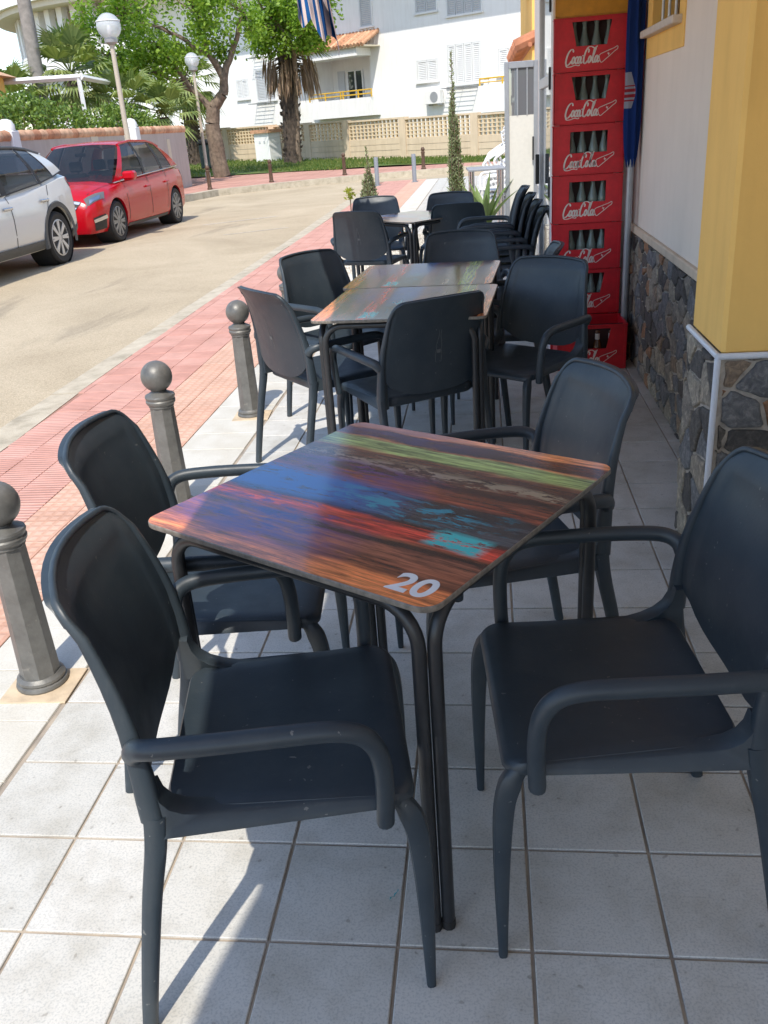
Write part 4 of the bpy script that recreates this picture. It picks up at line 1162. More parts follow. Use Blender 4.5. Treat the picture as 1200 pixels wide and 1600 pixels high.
# small balcony at the right
wp('right_balcony',M['farwhite'],[(.2,2.4,D-.75,D-.65,1.58,2.55),(2.3,2.4,D-.65,D,1.58,2.55),(.2,2.3,D-.65,D,1.58,1.7)])
b=MB(); b.tube([(.2,D-.7,2.80),(2.36,D-.7,2.80),(2.36,D-.05,2.80)],.03,6); b.tube([(.2,D-.7,2.66),(2.36,D-.7,2.66)],.02,6)
for s in (2.36,1.3): b.tube([(s,D-.7,2.55),(s,D-.7,2.8)],.035,6)
b.build('right_balcony_rail',M['yrail'],wb)
# meter booth in front of the fence
bo=empty('meter_booth',(0,0,0),0,'small white meter booth with red tiled top behind the palm','booth'); bo.matrix_world=FM.copy()
fpart('cabinet',M['farwhite'],[(11.55,12.5,-.75,-.05,0,1.42)],bo); fpart('roof_tiles',M['terra'],[(11.45,12.6,-.85,-.01,1.42,1.56)],bo)
fpart('meter_door',M['shutgrey'],[(11.8,11.9,-.765,-.752,1.0,1.1),(12.1,12.2,-.765,-.752,1.0,1.1)],bo)
# round white building at the upper left
rb=empty('round_building',(-16.5,60.5,0),0,'white building with a rounded corner, deep cornice and columned loggia','building')
R=11.0
def arc(name,mat,r0,r1,z0,z1,a0=150,a1=300,n=44,parent=rb):
    b=MB(); N=n+1
    for k in range(N):
        a=radians(lerp(a0,a1,k/n)); c_,s_=cos(a),sin(a)
        b.v+= [(r0*c_,r0*s_,z0),(r1*c_,r1*s_,z0),(r1*c_,r1*s_,z1),(r0*c_,r0*s_,z1)]
    for k in range(n):
        o=4*k
        for q in range(4): b.f.append((o+q,o+(q+1)%4,o+4+(q+1)%4,o+4+q))
    return b.build(name,mat,parent,ang=30,fixn=True)
arc('lower_wall',M['farwhite'],R-.4,R-1.2,0,5.4); arc('parapet',M['farwhite'],R-.2,R,4.9,6.3)
arc('loggia_wall',M['farshade'],R-2.0,R-1.6,5.4,8.35); arc('cornice',M['farshade'],R-3,R+.9,8.3,8.6); arc('cornice_fascia',M['farwhite'],R+.6,R+1.15,8.6,8.95); arc('roof_deck',M['farshade'],2,R+.6,8.7,8.9)
for k in range(24):
    a=radians(160+k*5.6)
    MB().box(-.22,-.2,6.3,.22,.2,8.3,Matrix.Translation(((R-.25)*cos(a),(R-.25)*sin(a),0))@Matrix.Rotation(a+pi/2,4,'Z')).build('column',M['farwhite'],rb,ang=0)
for k in range(10):
    a=radians(200+k*9)
    MB().box(-.5,-.1,3.2,.5,.1,4.8,Matrix.Translation(((R-.38)*cos(a),(R-.38)*sin(a),0))@Matrix.Rotation(a+pi/2,4,'Z')).build('window',M['shutgrey'],rb,ang=0)
wp2=MB().box(-9.0,-9.5,0,6,4,6.2); wp2.build('side_wing',M['farwhite'],rb,loc=(8,2,0),ang=0)
# low ochre house at the left edge
oh=empty('ochre_house',(-13.75,21.6,0),radians(8),'low ochre and white house with barrel tile roof at the left edge','house')
MB().box(-2.5,-2,0,2.42,2,2.72).build('lower_wall',M['farwhite'],oh,ang=0)
MB().box(-2.5,-2.02,2.722,2.46,2,3.25).build('ochre_band',M['ochre'],oh,ang=0)
b=MB(); b.add([(-2.7,-2.3,3.25),(2.75,-2.3,3.25),(2.75,2.3,3.25),(-2.7,2.3,3.25),(-1.2,0,4.0),(1.2,0,4.0)],[(0,1,5,4),(1,2,5),(2,3,4,5),(3,0,4),(3,2,1,0)]); rf=b.build('roof',M['terra'],oh,ang=0)
tl=MB().lathe([(.095,0),(.105,2.2)],8).mesh('roof_tile',M['terra'],50)
for k in range(24):
    o=link('roof_tile',tl,rf,(-2.55+k*.225,-2.34,3.30)); o.rotation_euler=(radians(-72),0,0)
b=MB()
for k in range(13):
    a=pi*k/12; b.v+= [(1.2+.95*cos(a),-2.03,1.3+.95*sin(a)),(1.2+.78*cos(a),-2.03,1.3+.78*sin(a)),(1.2+.95*cos(a),-2.005,1.3+.95*sin(a)),(1.2+.78*cos(a),-2.005,1.3+.78*sin(a))]
for k in range(12): b.f+= [(4*k,4*k+1,4*k+5,4*k+4),(4*k,4*k+4,4*k+6,4*k+2)]
b.build('arch_trim',M['ochre'],oh,ang=0)
# white pergola frame
pg=empty('pergola',(-9.5,24,0),0,'white pergola frame above the hedge','pergola')
for (a,c_) in (((0,0,0),(-.02,0,3.1)),((-3.2,.2,0),(-3.2,.2,3.15))): MB().tube([a,c_],.06,4,up=(1,0,0)).build('post',M['white'],pg)
for (a,c_) in (((.05,0,3.12),(-3.3,0.2,3.19)),((.05,0,3.12),(-.4,3,3.12))): MB().tube([a,c_],.075,4).build('beam',M['white'],pg)
# grey garden wall with tile coping along the far pavement
gw=empty('garden_wall',(-8.0,0,0),0,'low grey rendered garden wall with terracotta coping behind the parked cars','wall')
M['greyren']=plaster('grey_render',(.47,.42,.385),.05,.15,.12)
for (y0,y1) in ((8.0,16.4),(16.75,22.3),(23.4,27.3)):
    MB().box(-.12,y0,-.1,.12,y1,1.66).build('wall_panel',M['greyren'],gw,ang=0)
    n_=int((y1-y0)/.30)
    for k in range(n_):
        yy0=y0+(y1-y0)*k/n_
        o=MB().lathe([(.10,0),(.115,.29)],8).mesh('coping_tile',M['terra'],50) if k==0 else o
        for dx in (-.06,.06):
            q=link('coping_tile',o,gw,(dx,yy0,1.69)); q.rotation_euler=(radians(-88),0,0)
for y in (16.57,23.2):
    b=MB(); b.bbox(-.17,y-.16,-.1,.17,y+.16,1.80,.02); b.lathe([(.165,0),(.165,.1),(.12,.18),(.04,.21)],14,(0,y,1.80)); b.build('pier',M['farwhite'],gw)
MB().box(.121,20.2,1.2,.135,20.6,1.62).build('meter_box',M['farshade'],gw,ang=0)
MB().box(.136,20.28,1.32,.145,20.36,1.5).build('meter_window',M['greypost'],gw,ang=0); MB().box(.136,20.44,1.32,.145,20.52,1.5).build('meter_window',M['greypost'],gw,ang=0)
MB().box(.121,18.1,.2,.14,18.55,1.25).build('hatch',simple('tan_hatch',(.38,.26,.19),.7),gw,ang=0)
MB().box(.121,25.5,.6,.135,25.75,1.45).build('vent_strip',M['farshade'],gw,ang=0)
gt=MB()
for k in range(7): gt.tube([(0,22.38+.13*k,.05),(0,22.38+.13*k,1.45)],.014,6)
gt.tube([(0,22.32,1.40),(0,23.06,1.40)],.018,6); gt.tube([(0,22.32,.15),(0,23.06,.15)],.018,6)
gt.build('gate',M['black'],gw)
# street lamps
t=NT('lamp_globe'); t.set(col=(.72,.75,.78),rough=.12,alpha=.50,spec=.6); M['globe']=t.m
def lamp(x,y,h,r,label,zb=0,lean=0):
    e=empty('street_lamp',(x,y,zb),0,label,'street lamp','globe street lamps')
    e.rotation_euler=(0,lean,0)
    MB().lathe([(.30*r+.02,0),(.30*r+.02,.25),(.25*r,.3),(.22*r,h*.5),(.19*r,h-r-.12),(.19*r,h-r-.08)],12).build('post',simple('lamp_post_paint',(.46,.40,.32),.55,var=.08),e)
    MB().lathe([(.06,h-r-.10),(.14,h-r-.05),(.15,h-r+.02),(.11,h-r+.04)],16).build('collar',M['greyalu'],e)
    MB().lathe(ball(r,h,h-r*.94,18),28,caps=False).build('globe',M['globe'],e,ang=80)
    MB().lathe([(.03,h-r),(.05,h-r*.6),(.045,h-.02),(.02,h+.03)],12).build('bulb',M['white'],e)
    MB().lathe([(r*.93,h+r*.35),(r*1.004,h+r*.36),(r*.985,h+r*.42),(r*.93,h+r*.42)],28,caps=False).build('seam_ring',M['white'],e)
lamp(-6.95,20.1,3.80,.265,'tall globe street lamp behind the red car',0,0)
lamp(-7.85,29,3.56,.225,'smaller looking globe street lamp among the trees',.1)
# litter bin
bn=empty('litter_bin',(-10.1,36.9,.15),.2,'dark green litter bin between the two trunks','bin')
MB().bbox(-.30,-.28,.1,.30,.28,1.0,.03).build('body',simple('bin_green',(.03,.05,.045),.5),bn); MB().bbox(-.34,-.32,1.003,.34,.32,1.2,.05).build('lid',M['black'],bn)
# bollards and posts across the street
fb=MB().lathe([(.075,0),(.078,.03),(.06,.05),(.052,.45),(.062,.47),(.062,.50),(.04,.52)],8).mesh('shaft',M['rustiron'],30); fbb=MB().lathe([(.03,.51)]+ball(.062,.575,.53,8),14).mesh('ball',M['rustiron'],60)
for k,(x,y) in enumerate(((-6.55,24.7),(-5.14,26.4),(-3.11,27.75),(-.68,28.2))):
    e=empty('bollard',(x,y,.065),0,['small brown bollard nearest the grey wall across the street','second small brown bollard from the grey wall across the street','third small brown bollard, across the street left of the short shrub','fourth brown bollard across the street, before the tall cypress'][k],'bollard','brown bollards across the street')
    link('shaft',fb,e); link('ball',fbb,e)
for k,(x,y) in enumerate(((-1.52,22.6),(-.60,23.1))):
    e=empty('marker_post',(x,y,0),0,['plain grey post partly hidden by the short shrub','plain grey post standing free at the pavement end'][k],'post','grey marker posts')
    MB().lathe([(.055,0),(.055,.66),(.05,.68)],14).build('shaft',M['greypost'],e); MB().lathe([(.085,0),(.085,.012),(.056,.014)],14).build('base_plate',M['greypost'],e)
# ------------------------------------------------------------------ trees, palms, hedge
M['bark']=simple('tree_bark',(.17,.125,.09),.9,var=.4,scale=9,bump=.7,use='pos')
M['palmbark']=simple('palm_bark',(.075,.055,.042),.95,var=.5,scale=8,bump=.8,use='pos')
M['greybark']=simple('grey_palm_bark',(.24,.22,.20),.9,var=.25,scale=6,bump=.4,use='pos')
M['leaf']=leaf_mat('street_tree_leaves',(.10,.20,.016),(.27,.40,.045),.38)
M['hedge']=leaf_mat('hedge_leaves',(.05,.115,.016),(.20,.29,.05),.22)
M['fan']=leaf_mat('fan_palm_leaf',(.11,.16,.04),(.29,.34,.12),.22)
M['deadfan']=leaf_mat('dead_palm_fronds',(.16,.10,.06),(.33,.23,.15),.1)
def limb(b,p0,p1,r0,r1,rnd,n=5,wob=.12):
    p0=Vector(p0); p1=Vector(p1); L=(p1-p0).length; pts=[]
    for i in range(n+1):
        f_=i/n; p=p0.lerp(p1,f_)
        if 0<i<n: p+=rv(rnd)*L*wob*.5
        pts.append(p)
    sm_=bez(pts,3); m_=len(sm_)
    b.tube(sm_,[lerp(r0,r1,i/(m_-1)) for i in range(m_)],7)
    return pts
def street_tree(name,label,base,forks,crown,nleaf,seed,r0=.2,lsz=.13,cat='tree',at=None,k=1.0):
    # everything is given relative to the old base point, then resized and stood at `at`
    rnd=random.Random(seed); r=empty(name,at or base,0,label,cat)
    L_=lambda p:((p[0]-base[0])*k,(p[1]-base[1])*k,(p[2]-base[2])*k)
    forks=[([L_(p) for p in a],b1*k,b2*k) for a,b1,b2 in forks]
    crown=[(*L_(c_[:3]),c_[3]*k,c_[4]*k,c_[5]*k,c_[6]) for c_ in crown]; lsz*=k
    b=MB(); tips=[]
    for pth,ra,rb_ in forks:
        for i in range(len(pth)-1):
            q0=lerp(ra,rb_,i/(len(pth)-1)); q1=lerp(ra,rb_,(i+1)/(len(pth)-1))
            limb(b,pth[i],pth[i+1],q0,q1,rnd,3,.08)
        tips.append(Vector(pth[-1])); 
        if len(pth)>2: tips.append(Vector(pth[-2]))
    lf=MB()
    clumps=[]
    for (cx,cy,cz,rx,ry,rz,n_) in crown:
        for k in range(n_):
            d=rv(rnd)*rnd.uniform(.45,1.0)**.5
            clumps.append(Vector((cx+d.x*rx,cy+d.y*ry,cz+d.z*rz)))
    for c_ in clumps:
        tp=min(tips,key=lambda q:(q-c_).length)
        if rnd.random()<.45: limb(b,tp,c_,.028,.008,rnd,3,.15)
        rr_=rnd.uniform(.32,.70)
        for k in range(int(nleaf/len(clumps)*rnd.uniform(.6,1.4))):
            p=c_+rv(rnd)*rr_*rnd.random()**.45*Vector((1,1,.75)).length/1.6
            d=rv(rnd); d.z=d.z*.6-.25
            quad_leaf(lf,p,d,lsz*rnd.uniform(.45,.7),lsz*rnd.uniform(.8,1.25),rv(rnd))
    b.build('trunk',M['bark'],r,ang=70); lf.build('crown',M['leaf'],r,ang=0)
    return r
street_tree('street_tree','leafy tree with forked pale trunk across the street',(-9.62,37,0),
 [([(-9.62,37,-.1),(-9.70,37,.9),(-9.75,37,1.9),(-9.62,37,2.5)],.36,.27),
  ([(-9.62,37,2.5),(-9.15,37,2.95),(-9.0,37,3.6),(-8.6,37.2,4.5),(-8.0,37.3,5.8)],.24,.07),
  ([(-9.62,37,2.3),(-9.95,37,2.75),(-10.6,36.8,3.6),(-11.4,36.6,4.8)],.17,.05),
  ([(-9.02,37,3.5),(-9.5,36.9,4.4),(-9.8,36.8,5.9)],.17,.05),([(-9.5,36.9,4.4),(-10.8,36.6,5.2),(-12.6,36.4,5.9)],.11,.03),([(-10.2,36.9,3.1),(-12.0,36.8,4.0),(-13.2,36.6,4.6)],.09,.03)],
 [(-10.6,36.8,5.6,3.0,2.4,1.5,60),(-13.0,36.6,5.2,1.9,1.9,1.5,42),(-8.6,36.9,5.6,1.4,1.6,1.2,18),(-11.8,36.6,4.2,1.9,1.5,.8,26),(-13.3,36.6,4.0,.9,1.0,.8,8),(-10.3,36.7,7.2,3.4,2.6,1.3,26)],15000,21,lsz=.17,at=(-8.21,32.0,.19),k=.87)
street_tree('street_tree','leafy tree crown overlapping the shaggy palm across the street',(-6.45,37.9,0),
 [([(-6.45,37.9,-.1),(-6.4,37.8,2.5),(-6.1,37.0,4.4)],.12,.09),([(-6.1,37.0,4.4),(-6.6,36.8,5.2),(-7.2,36.6,5.9)],.08,.03),([(-6.1,37.0,4.4),(-5.4,36.6,5.2),(-4.7,36.4,5.9)],.08,.03)],
 [(-6.0,36.6,5.3,1.75,1.3,.95,44),(-7.2,36.6,5.3,.8,.9,.9,12),(-5.6,36.6,6.4,1.9,1.4,.8,20)],7500,33,lsz=.17,at=(-6.45,37.9,.0))
def fan_leaf(b,base,dirv,L,pet,droop,rnd,nl=15,spread=2.4,wd=.05):
    d=Vector(dirv).normalized(); side=d.cross(Vector((0,0,1)))
    if side.length<.05: side=Vector((1,0,0))
    side.normalize(); up=side.cross(d).normalized()
    hub=Vector(base)+d*pet-Vector((0,0,droop*pet*.4))
    b.tube([Vector(base),Vector(base)+d*pet*.55,hub],.014,5)
    for k in range(nl):
        a=lerp(-spread/2,spread/2,k/(nl-1)); dd=(d*cos(a)+side*sin(a)).normalized()
        ll=L*(1-.22*abs(a)/(spread/2))*rnd.uniform(.9,1.08)
        m1=hub+dd*ll*.55+up*.03; m2=hub+dd*ll-Vector((0,0,droop*ll*rnd.uniform(.4,.8)))
        w=(dd.cross(up)).normalized()*wd*L
        b.add([hub,m1-w*.9,m1+w*.9,m2],[(0,1,2),(1,3,2)])
def fan_palm(label,x,y,zb,zt,r0,r1,nf,L,seed,bark,skirt=0,lean=(0,0),dead=0,cat='palm',emax=1.3,emin=-.5,name='fan_palm',shag=False):
    rnd=random.Random(seed); e=empty(name,(x,y,zb),0,label,cat); H=zt-zb
    b=MB(); prof=[]
    n_=14; pts=[(lean[0]*(i/n_)**1.2,lean[1]*(i/n_),H*i/n_) for i in range(n_+1)]
    b.tube(pts,[lerp(r0,r1,i/n_)*(1.25 if i==0 else 1) for i in range(n_+1)],12)
    tr_=b
    if shag:
        for k in range(260):
            f_=rnd.uniform(.03,1); i=min(int(f_*n_),n_-1); c_=Vector(pts[i]).lerp(Vector(pts[i+1]),f_*n_-i); a=rnd.uniform(0,2*pi); rr=lerp(r0,r1,f_)
            p=c_+Vector((cos(a),sin(a),0))*rr*.93
            quad_leaf(tr_,p,Vector((cos(a)*.8,sin(a)*.8,rnd.uniform(.3,1.1))),.10,rnd.uniform(.10,.24),Vector((-sin(a),cos(a),.01)))
    tr_.build('trunk',bark,e,ang=60)
    top=Vector(pts[-1]); lf=MB()
    for k in range(nf):
        a=k*2.399+rnd.uniform(-.2,.2); el=lerp(emax,emin,k/max(nf-1,1))
        fan_leaf(lf,top+Vector((0,0,.1)),(cos(a)*cos(el),sin(a)*cos(el),sin(el)),L*rnd.uniform(.8,1.1),L*rnd.uniform(.7,1.0),.35+.25*rnd.random(),rnd)
    lf.build('crown',M['fan'],e,ang=0)
    if skirt:
        sk=MB()
        for k in range(dead):
            a=rnd.uniform(0,2*pi); z=top.z-rnd.uniform(0,skirt*.55); rr=r1*1.0
            p=Vector((top.x+cos(a)*rr,top.y+sin(a)*rr,z)); out=rnd.uniform(.25,.75)
            q=p+Vector((cos(a)*out,sin(a)*out,-.15)); 
            for m_ in range(9):
                aa=a+rnd.uniform(-.5,.5); d=Vector((cos(aa)*.18,sin(aa)*.18,-1)); quad_leaf(sk,q+rv(rnd)*.08,d,.07,rnd.uniform(.6,1.15),rv(rnd))
            sk.tube([p,q],.02,4)
        sk.build('dead_frond_skirt',M['deadfan'],e,ang=0)
    return e
fan_palm('shaggy fan palm with a hanging skirt of dead fronds',-6.78,38,.1,4.45,.36,.33,22,1.15,41,M['palmbark'],1.7,(.22,0),70,shag=True,emin=-.1)
fan_palm('dark trunked fan palm left of the forked tree',-12.05,41.5,.2,3.9,.34,.30,34,1.15,42,M['palmbark'],0,(.0,0),0,shag=True,emax=1.2,emin=-.95)
fan_palm('tall bare grey palm trunk rising past the top edge at the left',-11.66,26,0,9.0,.21,.17,20,1.3,43,M['greybark'],0,(.22,0),0)
fan_palm('bushy fan palm behind the white pergola',-11.1,27.2,0,3.35,.20,.18,40,.95,44,M['palmbark'],0,(0,0),0,emax=1.45,emin=-.75)
fan_palm('low fan palm beside the tall street lamp, above the hedge',-9.7,27.5,0,2.35,.16,.15,24,.95,45,M['palmbark'],0,(0,0),0,emax=1.2,emin=-.5)
fan_palm('small fan palm at the right end of the hedge',-8.9,28.6,0,2.1,.15,.14,20,.9,46,M['palmbark'],0,(0,0),0,emax=1.2,emin=-.4)
fan_palm('fan palm half hidden behind the pergola at the left',-12.3,25.4,0,2.6,.16,.15,26,.9,47,M['palmbark'],0,(0,0),0,emax=1.2,emin=-.5)
def hedge(label,segs,n_,seed):
    rnd=random.Random(seed); e=empty('hedge',(0,0,0),0,label,'hedge'); b=MB(); st_=MB()
    tot=sum(s[3]*s[4]*s[5] for s in segs)
    for (cx,cy,cz,rx,ry,rz) in segs:
        m_=int(n_*rx*ry*rz/tot)
        cl=[Vector((cx,cy,cz))+Vector((q.x*rx,q.y*ry,q.z*rz)) for q in [rv(rnd)*rnd.uniform(.75,1.0) for _ in range(max(30,m_//34))]]
        for k in range(m_):
            c_=rnd.choice(cl); p=c_+rv(rnd)*.20*rnd.random()**.4
            quad_leaf(b,p,rv(rnd)+Vector((.3,-.4,.35)),.055,.11,rv(rnd))
        st_.tube([(cx,cy,0),(cx,cy,cz)],.05,6)
        for k in range(14):
            q=rv(rnd); st_.tube([(cx,cy,cz*.6),(cx+q.x*rx*.7,cy+q.y*ry*.7,cz+q.z*rz*.7)],.014,4)
    b.build('foliage',M['hedge'],e,ang=0); st_.build('stems',M['twig'],e)
hedge('broad glossy green hedge over the garden wall at the left',[(-8.75,16.9,1.75,.75,1.3,.80),(-8.8,18.6,1.80,.75,1.2,.82),(-8.85,20.2,1.75,.75,1.2,.80),(-8.9,21.5,1.65,.65,.9,.68)],9000,51)
hedge('darker green hedge behind the tall street lamp',[(-8.85,23.6,1.65,.7,1.1,.72),(-8.9,25.2,1.70,.7,1.1,.75),(-9.0,26.4,1.6,.7,.9,.70)],6000,52)
# lawn blades near the fence
rnd=random.Random(8); b=MB()
for k in range(9000):
    s=rnd.uniform(-3.5,20); lim=-3.6 if s<3 else (-6 if s<8 else -9); d=rnd.uniform(lim+.3,-.2)
    p=fp(s,d); z=.03+rise(s)*interp(d,[lim,0],[.3,1])
    a=rnd.uniform(0,6.3); quad_leaf(b,(p.x,p.y,z),Vector((cos(a)*.4,sin(a)*.4,1)),.05,rnd.uniform(.06,.14),Vector((sin(a),-cos(a),0)))
o=b.build('lawn_grass',leaf_mat('lawn_blades',(.05,.11,.012),(.18,.21,.05),.3),ang=0); tag(o,'short green and straw coloured grass before the fence','grass',kind='stuff')
# ------------------------------------------------------------------ parked cars
def car_paint(name,col,rough=.25):
    t=NT(name); t.set(col=col,rough=rough,spec=.35,coat=.35,coatr=.04); return t.m
M['redpaint']=car_paint('red_car_paint',(.44,.002,.010)); M['whitepaint']=car_paint('pearl_white_car_paint',(.66,.65,.62))
t=NT('car_window_glass'); t.set(col=(.012,.016,.019),rough=.02,spec=.5,alpha=.72); M['carglass']=t.m
M['cladding']=simple('car_grey_cladding',(.075,.078,.08),.6,var=.1)
M['tyre']=simple('tyre_rubber',(.022,.022,.023),.8,var=.2,scale=30)
M['alloy']=simple('alloy_wheel',(.58,.57,.55),.35,metal=.25,var=.05); M['alloydark']=simple('dark_alloy',(.03,.03,.033),.5,var=.1); M['alloytwo']=simple('bicolour_alloy',(.22,.22,.22),.35,metal=.3,var=.3,scale=18)
t=NT('headlamp_lens'); t.set(col=(.13,.13,.13),rough=.25,spec=.5); M['lens']=t.m
t=NT('tail_lamp'); t.set(col=(.35,.01,.012),rough=.1,spec=.8); M['tail']=t.m
class Body:
    # st: rows (X, z_top, halfwidth, z_bottom, crown) ; section params 0..8 from top centre to bottom centre
    def __init__(s,st,zmid): s.st=st; s.zm=zmid
    def row(s,X):
        xs=[r[0] for r in s.st]
        return [interp(X,xs,[r[k] for r in s.st]) for k in range(1,5)]
    def sec(s,X):
        zt,w,zb,cr=s.row(X); zm=min(s.zm,zb+(zt-zb)*.62)
        return [(0,zt+cr),(.50*w,zt+cr*.75),(.80*w,zt+cr*.15),(.93*w,zt-.045),(.985*w,lerp(zt,zm,.45)),(1.0*w,zm),(.992*w,lerp(zm,zb,.45)),(.965*w,lerp(zm,zb,.8)),(.90*w,zb),(0,zb)]
    def pt(s,X,k,off=0.0,side=1):
        S=s.sec(X); i=min(int(k),len(S)-2); f_=k-i
        y=lerp(S[i][0],S[i+1][0],f_); z=lerp(S[i][1],S[i+1][1],f_)
        ty=S[i+1][0]-S[i][0]; tz=S[i+1][1]-S[i][1]; L=max(sqrt(ty*ty+tz*tz),1e-5)
        X2=X+.02; S2=s.sec(X2); dy=lerp(S2[i][0],S2[i+1][0],f_)-y; dz=lerp(S2[i][1],S2[i+1][1],f_)-z
        n_=Vector((0,ty/L,tz/L)).cross(Vector((.02,dy,dz))); n_.normalize()
        if n_.y<0 and k>=1.5 or (k<1.5 and n_.z<0): n_=-n_
        return Vector((X+n_.x*off,side*(y+n_.y*off),z+n_.z*off))
    def shell(s,N=48):
        b=MB(); x0,x1=s.st[0][0],s.st[-1][0]; xs=sorted(set([r[0] for r in s.st]+[lerp(x0,x1,i/N) for i in range(N+1)]))
        m_=10
        for X in xs:
            S=s.sec(X)
            for y,z in S: b.v.append((X,y,z))
            for y,z in S[-2:0:-1]: b.v.append((X,-y,z))
        w=2*m_-2
        for i in range(len(xs)-1):
            for k in range(w):
                b.f.append((i*w+k,i*w+(k+1)%w,(i+1)*w+(k+1)%w,(i+1)*w+k))
        b.f.append(tuple(range(w))); b.f.append(tuple(range((len(xs)-1)*w,len(xs)*w))[::-1])
        return b
    def patch(s,pts4,off,n=6,side=1):
        # pts4: four (X,k) corners in order; bilinear patch lifted off the surface
        b=MB()
        def f_(i,j):
            u=i/(n-1); v_=j/(n-1)
            X=lerp(lerp(pts4[0][0],pts4[1][0],u),lerp(pts4[3][0],pts4[2][0],u),v_); k=lerp(lerp(pts4[0][1],pts4[1][1],u),lerp(pts4[3][1],pts4[2][1],u),v_)
            return s.pt(X,k,off,side)
        b.grid(n,n,f_); return b
def wheel(par,x,y,r,w,rim,side,dark,nsp,R0):
    e=empty('wheel',(x,y,r)); e.parent=par
    del_=None
    Mx=Matrix.Rotation(-side*pi/2,4,'X')
    MB().lathe([(R0*1.0,-w/2+.02),(r*.90,-w/2),(r*.97,-w/2+.015),(r,-w/2+.045),(r,w/2-.045),(r*.97,w/2-.015),(r*.90,w/2),(R0*1.0,w/2-.015)],36,M=Mx).build('tyre',M['tyre'],e,ang=40)
    b=MB()
    b.lathe([(R0*1.0,w/2-.012),(R0*.94,w/2-.006),(R0*.93,w/2-.05),(R0*.93,-w/2+.03)],36,caps=False,M=Mx)
    for k in range(nsp):
        a=2*pi*k/nsp
        for da in (-.09,.09):
            b.add([Mx @ Vector(p) for p in [(.05*cos(a-.4),.05*sin(a-.4),w/2-.008),(.05*cos(a+.4),.05*sin(a+.4),w/2-.008),(R0*.95*cos(a+da+.06),R0*.95*sin(a+da+.06),w/2-.004),(R0*.95*cos(a+da-.06),R0*.95*sin(a+da-.06),w/2-.004),
               (.04*cos(a-.4),.04*sin(a-.4),w/2-.05),(.04*cos(a+.4),.04*sin(a+.4),w/2-.05),(R0*.95*cos(a+da+.05),R0*.95*sin(a+da+.05),w/2-.04),(R0*.95*cos(a+da-.05),R0*.95*sin(a+da-.05),w/2-.04)]],[(0,1,2,3),(4,7,6,5),(0,3,7,4),(1,5,6,2),(2,6,7,3)])
    b.lathe([(.055,w/2-.06),(.055,w/2-.016),(.03,w/2-.010)],16,M=Mx)
    b.build('rim',rim,e,ang=30,fixn=True)
    MB().lathe([(R0*.92,-w/2+.05),(R0*.92,w/2-.075)],30,M=Mx).build('brake_drum',M['alloydark'],e)
def boolean_cut(o,cuts):
    cs=[]
    for c_ in cuts:
        md=o.modifiers.new('cut','BOOLEAN'); md.operation='DIFFERENCE'; md.object=c_; md.solver='EXACT'; cs.append(c_)
    bpy.context.view_layer.update()
    dg=bpy.context.evaluated_depsgraph_get(); me=bpy.data.meshes.new_from_object(o.evaluated_get(dg))
    o.modifiers.clear(); o.data=me
    me.shade_smooth(); me.set_sharp_from_angle(angle=radians(32))
    for c_ in cs: bpy.data.objects.remove(c_)
def house(par,rows,tr_side,paint,roof_w,zr_fn,wsh,rwn):
    pass
